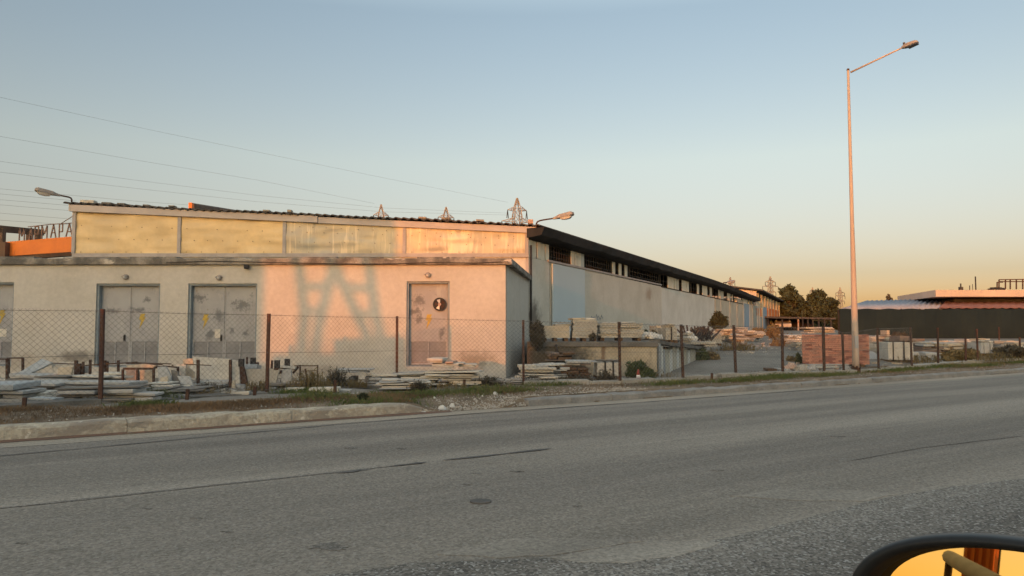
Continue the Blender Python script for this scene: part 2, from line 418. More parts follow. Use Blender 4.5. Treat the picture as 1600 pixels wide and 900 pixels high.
def asphalt(name, base, dark, speck=.35, chip=.5):
    m = M(name, base, dark, .35, .88, .35, 90, fine=.0, spec=.25, stretch=(.12, 1, 1),
          spots=[dict(c=tuple(v * .68 for v in dark), t=.57, scale=.75, st=(.06, 1, 1), soft=.18, a=.75), dict(c=tuple(v * .6 for v in dark), t=.635, scale=2.4, st=(.25, 1, 1), soft=.05, a=.5),
                 dict(c=tuple(v * 1.22 for v in base), t=.60, scale=.9, st=(.07, 1, 1), soft=.18, a=.7)])
    t = m.node_tree; N = t.nodes; L = t.links; b = N["Principled BSDF"]
    src = b.inputs["Base Color"].links[0].from_socket
    co = N.new("ShaderNodeTexCoord")
    vo = N.new("ShaderNodeTexVoronoi"); vo.inputs["Scale"].default_value = 62; L.new(co.outputs["Object"], vo.inputs["Vector"])
    n2 = N.new("ShaderNodeTexNoise"); n2.inputs["Scale"].default_value = 26; n2.inputs["Detail"].default_value = 4; L.new(co.outputs["Object"], n2.inputs["Vector"])
    sx = N.new("ShaderNodeSeparateColor"); L.new(vo.outputs["Color"], sx.inputs[0])
    r1 = N.new("ShaderNodeMapRange"); r1.inputs[1].default_value = 0; r1.inputs[2].default_value = 1; r1.inputs[3].default_value = 1 - speck; r1.inputs[4].default_value = 1 + speck
    L.new(sx.outputs[0], r1.inputs[0])
    r2 = N.new("ShaderNodeMapRange"); r2.inputs[1].default_value = .3; r2.inputs[2].default_value = .7; r2.inputs[3].default_value = .82; r2.inputs[4].default_value = 1.18
    L.new(n2.outputs[0], r2.inputs[0])
    # bands worn by the wheels, running along the road
    mp = N.new("ShaderNodeMapping"); mp.inputs["Scale"].default_value = (.035, 1, 1); L.new(co.outputs["Object"], mp.inputs[0])
    n3 = N.new("ShaderNodeTexNoise"); n3.inputs["Scale"].default_value = .85; n3.inputs["Detail"].default_value = 5; n3.inputs["Roughness"].default_value = .6; L.new(mp.outputs[0], n3.inputs["Vector"])
    r4 = N.new("ShaderNodeMapRange"); r4.inputs[1].default_value = .36; r4.inputs[2].default_value = .64; r4.inputs[3].default_value = .74; r4.inputs[4].default_value = 1.2; L.new(n3.outputs[0], r4.inputs[0])
    m4 = N.new("ShaderNodeMath"); m4.operation = 'MULTIPLY'; L.new(r2.outputs[0], m4.inputs[0]); L.new(r4.outputs[0], m4.inputs[1])
    mu = N.new("ShaderNodeMath"); mu.operation = 'MULTIPLY'; L.new(r1.outputs[0], mu.inputs[0]); L.new(m4.outputs[0], mu.inputs[1])
    cc = N.new("ShaderNodeCombineColor")
    for i in range(3): L.new(mu.outputs[0], cc.inputs[i])
    x = N.new("ShaderNodeMix"); x.data_type = 'RGBA'; x.blend_type = 'MULTIPLY'; x.inputs[0].default_value = 1
    L.new(src, x.inputs[6]); L.new(cc.outputs[0], x.inputs[7])
    # pale stone chips
    r3 = N.new("ShaderNodeMapRange"); r3.inputs[1].default_value = .86; r3.inputs[2].default_value = .93; r3.inputs[4].default_value = chip; L.new(sx.outputs[1], r3.inputs[0])
    y = N.new("ShaderNodeMix"); y.data_type = 'RGBA'; L.new(r3.outputs[0], y.inputs[0]); L.new(x.outputs[2], y.inputs[6]); y.inputs[7].default_value = (.36, .34, .31, 1)
    L.new(y.outputs[2], b.inputs["Base Color"])
    return m
mt['asphalt'] = asphalt('asphalt', (.245, .212, .172), (.195, .169, .14), .26, .30)
mt['asphalt_smooth'] = asphalt('worn_asphalt_patch', (.285, .25, .205), (.25, .22, .18), .18, .15)
mt['asphalt_rough'] = asphalt('coarse_asphalt', (.175, .155, .13), (.14, .124, .106), .5, .8)
mt['tar'] = M('tar_seam', (.085, .078, .07), (.12, .11, .10), 5, .85)
mt['tar_soft'] = asphalt('dark_asphalt_stain', (.165, .145, .122), (.14, .123, .104), .35, .3)
mt['gutter'] = asphalt('dusty_gutter', (.33, .275, .21), (.275, .235, .185), .15, .2)

road = MB()
road.add([(-160, -17, 0), (600, -17, 0), (600, .03, 0), (-160, .03, 0)], [(0, 1, 2, 3)])
tag(kerb_space(road.build('road', mt['asphalt'])), kind='structure')
def road_poly(name, pix, mat, z=.004):
    pts = []
    for p in pix:
        q = PZ(p[0], p[1], 0); u, s = us(q.x, q.y); pts.append((u, s, z))
    r = random.Random(len(pts)); fine = []
    for a_, b_ in zip(pts, pts[1:] + pts[:1]):      # a ragged edge, with skirts down to the road
        d = math.hypot(b_[0] - a_[0], b_[1] - a_[1]); n = max(1, min(40, int(d / .12)))
        for k in range(n): f = k / n; fine.append((a_[0] + (b_[0] - a_[0]) * f + r.uniform(-.02, .02), a_[1] + (b_[1] - a_[1]) * f + r.uniform(-.02, .02), z))
    n = len(fine)
    m = MB(); m.add(fine + [(p[0], p[1], .0004) for p in fine], [list(range(n))] + [[i, i + n, (i + 1) % n + n, (i + 1) % n] for i in range(n)])
    return tag(kerb_space(m.build(name, mat)), kind='structure')
def road_line(name, pix, wd, mat, z=.004, jit=.15, seed=0):
    r = random.Random(seed)
    pts = []
    for p in pix:
        q = PZ(p[0], p[1], 0); pts.append(Vector((*us(q.x, q.y), 0)))
    dense = []
    for a, b in zip(pts, pts[1:]):
        n = max(2, int((b - a).length / .35))
        dense += [a.lerp(b, i / n) for i in range(n)]
    dense.append(pts[-1])
    v = []
    n = len(dense)
    for i, p in enumerate(dense):
        d = (dense[min(i + 1, n - 1)] - dense[max(0, i - 1)]).normalized()
        nn = Vector((-d.y, d.x, 0)); ww = wd * (1 + r.uniform(-jit, jit) * 2) * .5
        o = r.uniform(-jit, jit) * wd * .6
        if i in (0, n - 1): ww *= .2
        v += [p + nn * (ww + o), p - nn * (ww - o)]
    m = MB(); m.add([(q.x, q.y, z) for q in v], [(2 * i, 2 * i + 1, 2 * i + 3, 2 * i + 2) for i in range(n - 1)])
    return tag(kerb_space(m.build(name, mat)), kind='structure')
# gutter strip beside the kerb, then the seam where the carriageway begins
gu = MB()
rr = random.Random(3)
uu = [i * .5 for i in range(-40, 200)]
gu.add([q for u in uu for q in ((u, .02, .004), (u, -.52 + rr.uniform(-.02, .02), .004))], [(2 * i, 2 * i + 1, 2 * i + 3, 2 * i + 2) for i in range(len(uu) - 1)])
tag(kerb_space(gu.build('gutter', mt['gutter'])), kind='structure')
road_line('road_seam', [(-60, 720), (0, 713), (130, 701), (250, 690), (400, 675.5), (560, 661), (760, 645), (1000, 629), (1300, 607)], .035, mt['tar'], .008, .25, 1)
road_line('road_seam', [(-40, 799), (120, 782), (330, 759), (480, 743), (620, 728)], .05, mt['tar_soft'], .004, .2, 2)
road_line('road_seam', [(527, 740), (548, 737.5), (578, 734)], .075, mt['tar'], .008, .25, 3)
road_line('road_seam', [(610, 729), (640, 726), (666, 723)], .06, mt['tar'], .008, .25, 4)
road_line('road_seam', [(692, 720), (760, 713), (820, 706), (862, 701)], .055, mt['tar'], .008, .25, 5)
road_line('road_seam', [(1330, 720), (1440, 700), (1600, 681)], .03, mt['tar_soft'], .004, .25, 6)
# coarse older surfacing with its ragged edge near the camera, worn smooth patches on it
road_poly('road_patch', [(-200, 1120), (240, 960), (470, 905), (640, 880), (860, 871), (1000, 868), (1130, 842), (1240, 815), (1360, 783), (1480, 762), (1700, 735), (2300, 690), (2500, 900), (1500, 1400)], mt['asphalt_rough'], .002)
road_poly('road_patch', [(688, 868), (740, 853), (800, 842), (900, 841), (1010, 845), (930, 858), (860, 869), (780, 871)], mt['asphalt_smooth'], .0035)
road_poly('road_patch', [(860, 871), (935, 857), (1020, 845), (1125, 848), (1060, 868), (985, 880), (900, 878)], mt['asphalt_smooth'], .0035)
road_poly('road_patch', [(1140, 776), (1220, 765), (1330, 766), (1400, 773), (1350, 783), (1250, 783)], mt['asphalt_smooth'], .0035)
def blot(cx, cy, rx, ry, mat, z=.003, seed=0, n=22):
    r = random.Random(seed)
    road_poly('road_stain', [(cx + rx * math.cos(a) * k, cy + ry * math.sin(a) * k) for a, k in ((6.283 * i / n, r.uniform(.75, 1.15)) for i in range(n))], mat, z)
blot(515, 855, 30, 6, mt['tar_soft'], .003, 1)
for i, (x, y, a, b) in enumerate([(548, 700, 9, 1.6), (627, 701, 7, 1.2), (806, 737, 7, 1.4), (813, 737, 4, .8), (730, 757, 5, 1), (747, 740, 6, 1.1), (903, 791, 6, 1.3), (1120, 735, 9, 1), (307, 810, 8, 1.4), (230, 795, 6, 1), (355, 831, 7, 1.3), (35, 849, 7, 1.2), (1310, 682, 12, .8)]):
    blot(x, y, a, b, mt['tar_soft'], .003, 10 + i, 12)
mh = MB()
c = PZ(751, 784.5, 0)
ring = [(c.x + .088 * math.cos(a), c.y + .075 * math.sin(a), .0) for a in (6.283 * k / 28 for k in range(28))]
mh.prism(ring, (0, 0, .012))
mh.tube([(c.x, c.y, .0125), (c.x, c.y, .015)], .03, 12)
tag(recenter(mh.build('manhole_cover', mt['tar'])), 'small dark oval cover set in the middle of the road', 'manhole cover')

mt['kerb_paint'] = M('worn_kerb_paint', (.47, .41, .31), (.37, .32, .25), 1.6, .9, 1.6, 14, fine=.1, spots=[dict(c=(.24, .20, .16), t=.52, scale=4.2, st=(.5, 1, 1), soft=.07, a=.75), dict(c=(.30, .25, .19), t=.5, scale=14, soft=.08, a=.6), dict(c=(.58, .53, .44), t=.62, scale=6, soft=.05)])
mt['kerb_grey'] = M('grey_kerb', (.27, .255, .23), (.20, .19, .175), 1.6, .9, .5, 25, fine=.1)
mt['kerb_foot'] = M('red_dirt_at_kerb', (.18, .105, .075), (.15, .10, .075), 3, .95, .4, 25)
def kerb_run(name, u0, u1, h, wdt, mat, seg, seed, end_slope=False):
    r = random.Random(seed); m = MB(); u = u0
    while u < u1 - .05:
        e = min(u + seg, u1); g = .004
        dz, ds = r.uniform(-.006, .006), r.uniform(-.008, .008)
        n = max(3, int(seg / .22))
        prof = lambda hh: [(0 + ds, -.05), (.02 + ds, hh * .80), (.05 + ds, hh * .96), (.09 + ds, hh), (wdt + ds, hh), (wdt + ds, -.05)]
        rings = []
        for k in range(n + 1):
            uk = u + g + (e - u - 2 * g) * k / n
            hh = h + dz + r.uniform(-.012, .008)
            if end_slope: hh *= 1 - .93 * sm(u1 - .8, u1, uk)
            rings.append([(uk, p[0] + (r.uniform(-.014, .012) if 0 < i < 5 else 0), p[1] + (r.uniform(-.012, .006) if 0 < i < 4 else 0)) for i, p in enumerate(prof(hh))])
        base = len(m.v); q = 6
        pts = [p for rg_ in rings for p in rg_]
        fs = [[k * q + i, (k + 1) * q + i, (k + 1) * q + i + 1, k * q + i + 1] for k in range(n) for i in range(q - 1)]
        fs += [list(range(q)), [n * q + i for i in range(q)][::-1]]
        m.add(pts, fs)
        u = e
    return tag(kerb_space(m.build(name, mat)), kind='structure')
kerb_run('kerb', -14, UGAP0 + .35, 0.195, .30, mt['kerb_paint'], 2.2, 1, True)
kerb_run('kerb', UGAP1, 90, .135, .22, mt['kerb_grey'], 1.0, 2)
fm = MB(); rr = random.Random(8)
uu = [i * .3 for i in range(-46, int(UGAP0 / .3) + 3)]
fm.add([q for u in uu for q in ((u, .015, .03), (u, -.06 + rr.uniform(-.03, .03), .009))], [(2 * i, 2 * i + 1, 2 * i + 3, 2 * i + 2) for i in range(len(uu) - 1)])
tag(kerb_space(fm.build('gutter_dirt', mt['kerb_foot'])), kind='structure')

# ------------------------------------------------------------------ low annex with the grey doors
AY = 18.4
AXR = P(790, 500, AY).x            # right-hand corner of the annex
ARB = Vector((P(826, 500, 24.3).x, 24.3, 0))   # where its side meets the warehouse
AXL = P(-420, 500, AY).x
ZS = P(400, 414, AY).z             # underside of the slab
annex = thing('plaster_annex', 'low cream plaster annex with grey metal doors and a stained concrete roof slab', 'building', (AXR, AY, .2))
def facX(px): return P(px, 500, AY).x
def facZ(py): return P(400, py, AY).z
DOORS = [(facX(-72), facX(20), facZ(441), facZ(570)), (facX(149), facX(249), facZ(443), facZ(572)), (facX(293), facX(401), facZ(443), facZ(572)), (facX(635), facX(702.5), facZ(439.5), facZ(571))]
TH = .24
wm = MB()
xcur = AXL
for (x0, x1, zt, zb) in DOORS:
    wm.b2(xcur, AY, 0, x0, AY + TH, ZS)
    wm.b2(x0, AY, zt, x1, AY + TH, ZS)
    wm.b2(x0, AY, 0, x1, AY + TH, zb - .03)
    xcur = x1
wm.b2(xcur, AY, 0, AXR, AY + TH, ZS)
# side wall and the back
sv = Vector((ARB.x - AXR, ARB.y - AY, 0)).normalized(); sn = Vector((sv.y, -sv.x, 0))
a = Vector((AXR, AY + TH + .001, 0)); a0 = Vector((AXR, AY, 0)) + sv * (TH + .001)
wm.prism([a0, ARB, ARB - sn * .24, a0 - sn * .24], (0, 0, ZS))
wm.build('wall', mt['plaster'], annex)
sl = MB()
OV = .10
zt_ = facZ(404)
f0 = Vector((AXL, AY - OV, ZS)); f1 = Vector((P(800, 410, AY - OV).x, AY - OV, ZS)); f2 = Vector((P(831, 434, 24.2).x, 24.25, ZS)); f3 = Vector((AXL, 24.25, ZS))
sl.prism([f0, f1, f2, f3], (0, 0, zt_ - ZS))
sl.build('roof_slab', mt['concrete_edge'], annex, .015)
# flashing and stray cable along the slab edge
fl = MB()
r = random.Random(4)
x = AXL
while x < AXR - 1.5:
    L_ = r.uniform(.4, 1.6)
    fl = MB(); fl.b2(x, AY - OV + .02, zt_ + .002, min(x + L_, AXR), AY + .35, zt_ + r.uniform(.015, .05)); x += L_ + r.uniform(.05, .9)
    fl.build('mortar_bedding', mt['concrete_edge'], annex)
cb = MB()
cb.tube([P(px, py, AY - OV - .012) for px, py in ((260, 410.5), (330, 408), (470, 411), (560, 412.5), (620, 412), (680, 410), (740, 411), (794, 409))], .010, 5)
cb.build('cable', mt['black_steel'], annex)
def bolt_mark(parent, px, py, s=1.0):
    m = MB(); q = [(.25, 1), (1, 1), (.72, .56), (1.05, .56), (.1, -1), (.36, .2), (0, .2)]
    c_ = P(px, py, AY + .17)
    hh = .19 * s
    m.prism([(c_.x + (a_ - .5) * hh * .85, c_.y, c_.z + b_ * hh) for a_, b_ in q], (0, .004, 0))
    return m.build('lightning_mark', mt['yellow'], parent)
def metal_door(i, x0, x1, zt, zb, leaves):
    d = None
    wdt = (x1 - x0)
    fr = MB(); yb = AY + TH - .06
    for xx in ((x0, x0 + .05), (x1 - .05, x1)): fr.b2(xx[0] + .001, AY + .05, zb, xx[1] - .001, AY + TH, zt - .001)
    fr.b2(x0 + .051, AY + .05, zt - .05, x1 - .051, AY + TH, zt - .001)
    fr.b2(x0 - .02, AY + .004, zb - .06, x1 + .02, AY + TH, zb - .001)
    fr_o = fr.build('door_frame', mt['jamb'], annex)
    n = leaves; lw = (wdt - .11) / n
    for k in range(n):
        a_ = x0 + .055 + k * lw; b_ = a_ + lw - .008
        zl = facZ(534)
        lf = MB()
        lf.b2(a_, yb, zl, b_, yb + .05, zt - .055)
        lf.b2(a_, yb, zb + .01, a_ + .04, yb + .05, zl); lf.b2(b_ - .04, yb, zb + .01, b_, yb + .05, zl)
        lf.b2(a_ + .04, yb, zb + .01, b_ - .04, yb + .05, zb + .06)
        xm = (a_ + b_) / 2
        lf.b2(xm - .012, yb - .006, zb + .06, xm + .012, yb + .05, zl)
        # pressed edge round the sheet
        lf.b2(a_ + .012, yb - .006, zl + .012, a_ + .03, yb, zt - .07); lf.b2(b_ - .03, yb - .006, zl + .012, b_ - .012, yb, zt - .07)
        lo = lf.build('door', mt['metal_door'], annex)
        lv = MB(); z = zb + .075
        while z < zl - .02:
            for (p0, p1) in ((a_ + .042, xm - .013), (xm + .013, b_ - .042)):
                lv.hexa([(p0, yb + .002, z), (p1, yb + .002, z), (p1, yb + .008, z), (p0, yb + .008, z), (p0, yb + .032, z + .05), (p1, yb + .032, z + .05), (p1, yb + .038, z + .05), (p0, yb + .038, z + .05)])
            z += .052
        lv.b2(a_ + .04, yb + .044, zb + .06, b_ - .04, yb + .05, zl)
        lv.build('louvre', mt['louvre'], lo)
        yield lo
leafs = []
for i, dd in enumerate(DOORS): leafs.append(list(metal_door(i, *dd, 1 if i == 3 else 2)))
bolt_mark(leafs[0][1], 3, 496); bolt_mark(leafs[1][1], 222, 502); bolt_mark(leafs[2][0], 321, 503); bolt_mark(leafs[3][0], 670, 503)
yb = AY + TH - .06
pp = MB(); c = P(340, 521, yb - .01); pp.b2(c.x - .07, yb - .012, c.z - .11, c.x + .07, yb - .008, c.z + .11); pp.build('notice', mt['paper'], leafs[2][0])
pp = MB(); c = P(4, 520, yb - .01); pp.b2(c.x - .08, yb - .012, c.z - .1, c.x + .1, yb - .008, c.z + .1); pp.build('notice', mt['paper'], leafs[0][1])
hd = MB()
for px in (346, 195): 
    c = P(px, 528, yb); hd.tube([(c.x, yb - .05, c.z - .06), (c.x, yb - .05, c.z + .06)], .012, 6); hd.b2(c.x - .02, yb - .02, c.z - .08, c.x + .02, yb - .002, c.z + .08)
    hd.build('handle', mt['black_steel'], leafs[2 if px > 300 else 1][1]); hd = MB()
# extractor fan in the single door
c = P(687, 475.5, yb - .03); rf = .165
fn = MB(); fn.tube([(c.x, yb - .004, c.z), (c.x, yb - .03, c.z)], rf, 28)
fan = fn.build('fan', mt['black_steel'], leafs[3][0])
fr = MB()
for k in range(28):
    a0_, a1_ = 6.283 * k / 28, 6.283 * (k + 1) / 28
    q = lambda a_, rr_, yy: (c.x + rr_ * math.cos(a_), yy, c.z + rr_ * math.sin(a_))
    fr.hexa([q(a0_, rf * .86, yb - .03), q(a1_, rf * .86, yb - .03), q(a1_, rf * .86, yb - .055), q(a0_, rf * .86, yb - .055), q(a0_, rf * 1.03, yb - .03), q(a1_, rf * 1.03, yb - .03), q(a1_, rf * 1.03, yb - .055), q(a0_, rf * 1.03, yb - .055)])
fr.build('fan_ring', mt['black_steel'], fan)
for k in range(5):
    bl = MB(); a_ = .5 + 6.283 * k / 5
    pts = []
    for rr_, da in ((.03, -.5), (rf * .8, -.28), (rf * .8, .42), (.03, .5)):
        pts.append((c.x + rr_ * math.cos(a_ + da), yb - .036 - (.012 if da > 0 else 0), c.z + rr_ * math.sin(a_ + da)))
    bl.prism(pts, (0, -.003, 0)); bl.build('fan_blade', mt['lamp_glass'] if k % 2 else mt['rust'], fan)
hb = MB(); hb.tube([(c.x, yb - .03, c.z), (c.x, yb - .06, c.z)], .04, 12); hb.build('fan_hub', mt['rock_pink'], fan)
# bulkhead lamps over the doors, small dark speaker under the slab
for px, py in ((197, 433), (343, 434), (669, 430)):
    c = P(px, py, AY)
    m = MB(); m.tube([(c.x, AY - .002, c.z), (c.x, AY - .03, c.z)], [.075, .075], 14)
    base = m.build('bulkhead_lamp', mt['lamp_grey'], annex)
    m = MB(); m.tube([(c.x, AY - .03, c.z), (c.x, AY - .07, c.z - .004), (c.x, AY - .10, c.z - .006), (c.x, AY - .115, c.z - .006)], [.058, .052, .034, .01], 14)
    m.build('lens', mt['lamp_glass'], base)
    m = MB(); m.tube([(c.x - .085, AY - .03, c.z), (c.x - .06, AY - .095, c.z + .02), (c.x, AY - .125, c.z + .028), (c.x + .06, AY - .095, c.z + .02), (c.x + .085, AY - .03, c.z)], .008, 5)
    m.build('guard', mt['lamp_grey'], base)
c = P(387, 417.5, AY)
m = MB(); m.box((c.x, AY - .09, c.z), (.11, .16, .09), Matrix.Rotation(.4, 3, 'Z')); m.bar((c.x, AY, c.z + .02), (c.x, AY - .07, c.z + .02), .03)
m.build('siren_box', mt['black_steel'], annex, .01)

# ------------------------------------------------------------------ warehouse
W0 = Vector((ARB.x, 24.3, 0)); WD = Vector((.438, .899, 0)).normalized(); WN = Vector((WD.y, -WD.x, 0))
def Wt(px):
    k = (px - 800) / FPX     # approximate, depth = y*cp + z*sp close to y
    return (k * W0.y * 1.002 - W0.x) / (WD.x - k * WD.y * 1.002)
def WP(t, z, out=0.0):
    p = W0 + WD * t + WN * out
    return Vector((p.x, p.y, z))
house = thing('warehouse', 'long marble works warehouse with yellow sheet front and broken window strip under a dark roof', 'building', (W0.x, W0.y, .2))
FY = 24.3
ZBL = P(115, 402, FY).z
FXL, FXR = P(114, 400, FY).x, P(826, 400, FY).x
ztop = lambda x: P(114, 329, FY).z + (P(826, 361.5, FY).z - P(114, 329, FY).z) * (x - FXL) / (FXR - FXL)
zroof = lambda x: P(114, 318.5, FY).z + (P(838, 352, FY).z - P(114, 318.5, FY).z) * (x - FXL) / (P(838, 352, FY).x - FXL)
# front wall under the sheet band (mostly behind the annex)
m = MB(); m.b2(FXL, FY, 0, FXR - .1, FY + .2, ZBL); m.build('front_wall', mt['wall_beige'], house)
posts_px = [116.5, 281, 445, 632, 823]
fx = [P(p, 360, FY).x for p in posts_px]
for i, x in enumerate(fx):
    m = MB(); m.b2(x - .055, FY - .06, ZBL + .13, x + .055, FY + .05, ztop(x) - .003)
    m.build('band_post', mt['steel_frame'], house)
m = MB(); m.b2(FXL, FY - .07, ZBL, FXR, FY + .05, ZBL + .127); m.build('bottom_rail', mt['steel_frame'], house)
xs = P(498, 345, FY).x
m = MB()
def sloped(m, xa, xb, da, db, y0, y1, k=0):
    za, zb_ = zroof(xa), zroof(xb)
    m.hexa([(xa, y0, za - db), (xb, y0, zb_ - db), (xb, y1, zb_ - db), (xa, y1, za - db), (xa, y0, za - da), (xb, y0, zb_ - da), (xb, y1, zb_ - da), (xa, y1, za - da)], k)
sloped(m, FXL - .1, xs, .05, .27, FY - .16, FY - .04)
sloped(m, xs + .015, P(838, 352, FY).x, .075, .28, FY - .13, FY - .04)
m.build('fascia', M('fascia_paint', (.47, .41, .37), (.40, .35, .32), 1.5, .75, world=True), house)
# sheets: dented and screwed
for i in range(4):
    xa, xb = fx[i] + .056, fx[i + 1] - .056
    nx, nz = 40, 14; r = random.Random(20 + i)
    dents = [(r.uniform(xa, xb), r.uniform(ZBL + .1, ztop(xa)), r.uniform(.18, .6), r.uniform(.05, .16), r.uniform(-.05, .05)) for _ in range(34)]
    m = MB()
    for jz in range(nz + 1):
        for jx in range(nx + 1):
            x = xa + (xb - xa) * jx / nx; z0, z1 = ZBL + .13, ztop(x)
            z = z0 + (z1 - z0) * jz / nz
            y = FY - .012 + .004 * math.sin(x * 11)
            for dx, dz, rx, rz, a_ in dents: y += (1 if i < 2 else .6) * a_ * math.exp(-((x - dx) / rx) ** 2 - ((z - dz) / rz) ** 2)
            y = max(FY - .05, min(FY + .035, y))
            m.v.append((x, y, z))
    for jz in range(nz):
        for jx in range(nx):
            a_ = jz * (nx + 1) + jx
            m.f.append([a_, a_ + 1, a_ + nx + 2, a_ + nx + 1]); m.m.append(0); m.sm.append(True)
    nrow = 4
    for rw in range(nrow):
        x = xa + .2 + (.25 if rw % 2 else 0)
        while x < xb - .1:
            z = ZBL + .17 + (ztop(x) - ZBL - .22) * rw / (nrow - 1)
            if rw == nrow - 1 and i > 1: z = ztop(x) - .2
            m.box((x, FY - .045, z), (.022, .02, .022), None, 1); x += r.choice((.44, .5, .56, .5, 1.0))
    sh = m.build('sheet', [mt['panel_yellow'] if i < 2 else mt['panel_worn'], mt['screw']], house)
# side wall and its openings
ZW1 = 4.42
t0, t1 = 0, 53.0
tp = lambda px: Wt(px)
zwin = lambda t: 3.80 - .0045 * t
def wall_panel(name, ta, tb, za, zb_, mat, out=0.0, th=.2, zb2=None):
    m = MB()
    zb2 = zb_ if zb2 is None else zb2
    p = [WP(ta, za, out), WP(tb, za, out), WP(tb, za, out - th), WP(ta, za, out - th), WP(ta, zb_, out), WP(tb, zb2, out), WP(tb, zb2, out - th), WP(ta, zb_, out - th)]
    m.hexa(p)
    return m.build(name, mat, house)
td0, td1 = tp(861), tp(912)
tj = [0, tp(858.5), tp(861), td1, tp(1033), tp(1116)]
wall_panel('wall_panel', tj[0], tj[1], .2, zwin(0), mt['wall_beige'])
wall_panel('wall_panel', tj[1] + .001, tj[2] - .001, .2, zwin(0), mt['soffit_shade'], -.12, .1)
wall_panel('wall_panel', tj[2], tj[3] - .001, .2, zwin(2), mt['wall_beige'], -.02)
wall_panel('wall_panel', tj[3], tj[4] - .01, .2, zwin(4), mt['wall_beige'], 0, .2, zwin(17))
wall_panel('wall_panel', tj[4] + .012, tj[5] - .01, .2, zwin(17), mt['wall_pale'], 0, .2, zwin(33))
wall_panel('sliding_door', td0 + .04, td1 - .02, .9, 3.74, mt['blue_sheet'], .06, .05)
wall_panel('door_rail', td0 - .3, tj[4] - .05, zwin(6) + .003, zwin(6) + .075, mt['steel_frame'], .05, .06)
# columns and sheets of the far half
far = [(1117, 1125, 'wall_cream_panel'), (1127, 1139, 'wall_cream_panel'), (1141, 1150, 'wall_cream_panel'), (1152, 1160, 'wall_cream_panel'), (1162, 1170, 'blue_door'), (1171, 1174, 'wall_cream_panel'), (1176, 1182, 'green_wall'), (1183, 1186, 'green_wall')]
for a_, b_, k in far:
    hi = zwin(34) + (.35 if k == 'wall_cream_panel' and a_ in (1152,) else (0 if a_ < 1150 else .1))
    wall_panel('wall_panel' if k != 'blue_door' else 'door', tp(a_), tp(b_), .6, hi, mt[k], 0, .15)
    wall_panel('wall_post', tp(b_) + .01, tp(b_) + .35, .6, 4.1, mt['wall_beige'], .012, .2)
# wall head over the window strip, following the drooping eave
def zeave(t): return 4.80 if t < 30 else 4.80 - .35 * sm(30, 56, t)
m = MB()
N_ = 24
for k in range(N_):
    a_, b_ = 53 * k / N_, 53 * (k + 1) / N_
    za, zb_ = zeave(a_), zeave(b_)
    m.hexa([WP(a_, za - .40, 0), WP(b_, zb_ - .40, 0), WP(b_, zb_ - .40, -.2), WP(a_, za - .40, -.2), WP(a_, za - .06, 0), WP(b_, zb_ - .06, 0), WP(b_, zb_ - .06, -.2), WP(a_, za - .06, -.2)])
m.build('wall_head', mt['soffit_shade'], house)
# strip of panes: w white, g dusty glass, d open with bars
strip = [(826, 860, 'w', 5), (861, 892, 'd', 4), (893, 915, 'w', 4), (916, 957, 'd', 6), (958, 986, 'z', 6), (987, 1032, 'd', 6), (1034, 1054, 'w', 4), (1055, 1062, 'w', 2), (1063, 1066, 'd', 1), (1066, 1081, 'w', 4), (1082, 1093, 'w', 3), (1094, 1098, 'd', 1), (1098, 1113, 'w', 4), (1114, 1118, 'd', 1), (1118, 1125, 'z', 3), (1126, 1131, 'w', 2), (1132, 1139, 'z', 3), (1140, 1147, 'z', 4), (1148, 1160, 'd', 2), (1160, 1168, 'w', 1), (1169, 1186, 'd', 3)]
r = random.Random(2)
for a_, b_, k, n in strip:
    ta, tb = tp(a_), tp(b_)
    zb_ = zwin(ta) + .01; zt = lambda t: zeave(t) - .41
    if k in 'wz':
        for q in range(n):
            if k == 'z' and q % 2: continue
            if a_ > 1030 and r.random() < .22: continue
            pa, pb = ta + (tb - ta) * q / n, ta + (tb - ta) * (q + 1) / n
            g = .02 + .01 * r.random()
            m = MB()
            o = r.uniform(-.05, -.02)
            m.hexa([WP(pa + g, zb_ + r.uniform(0, .02), o), WP(pb - g, zb_ + r.uniform(0, .02), o), WP(pb - g, zb_, o - .02), WP(pa + g, zb_, o - .02), WP(pa + g, zt(pa) - (r.choice((0, .06, .12, .22)) if a_ > 1030 else r.choice((0, 0, 0, .12))), o), WP(pb - g, zt(pb), o), WP(pb - g, zt(pb), o - .02), WP(pa + g, zt(pa), o - .02)])
            m.build('window_pane', mt['pane_white'] if r.random() > .2 else mt['pane_grey'], house)
    m = MB()
    nn = n * (1 if k != 'd' else 2)
    for q in range(nn + 1):
        t = ta + (tb - ta) * q / nn
        m.bar(WP(t, zb_, -.09), WP(t, zt(t), -.09), .05 if q in (0, nn) else .03, .03)
    rows = 3 if k == 'd' else 2
    for q in range(rows + 1):
        f = q / rows
        m.bar(WP(ta, zb_ + (zt(ta) - zb_) * f, -.10), WP(tb, zb_ + (zt(tb) - zb_) * f, -.10), .03, .03)
    if k == 'd' and n >= 4:
        for q in range(9):
            t = ta + (tb - ta) * r.random(); f = r.random() * .7
            m.bar(WP(t, zb_ + .55 * f, -.13), WP(t + r.uniform(.1, .5), zb_ + .55 * f + r.uniform(-.03, .03), -.13), .03, .02)
    m.build('window_bars', mt['black_steel'], house)
wall_panel('window_sill', tj[4], tp(1160), zwin(17) - .035, zwin(17) + .008, mt['soffit_shade'], .03, .04, zwin(40) + .008)
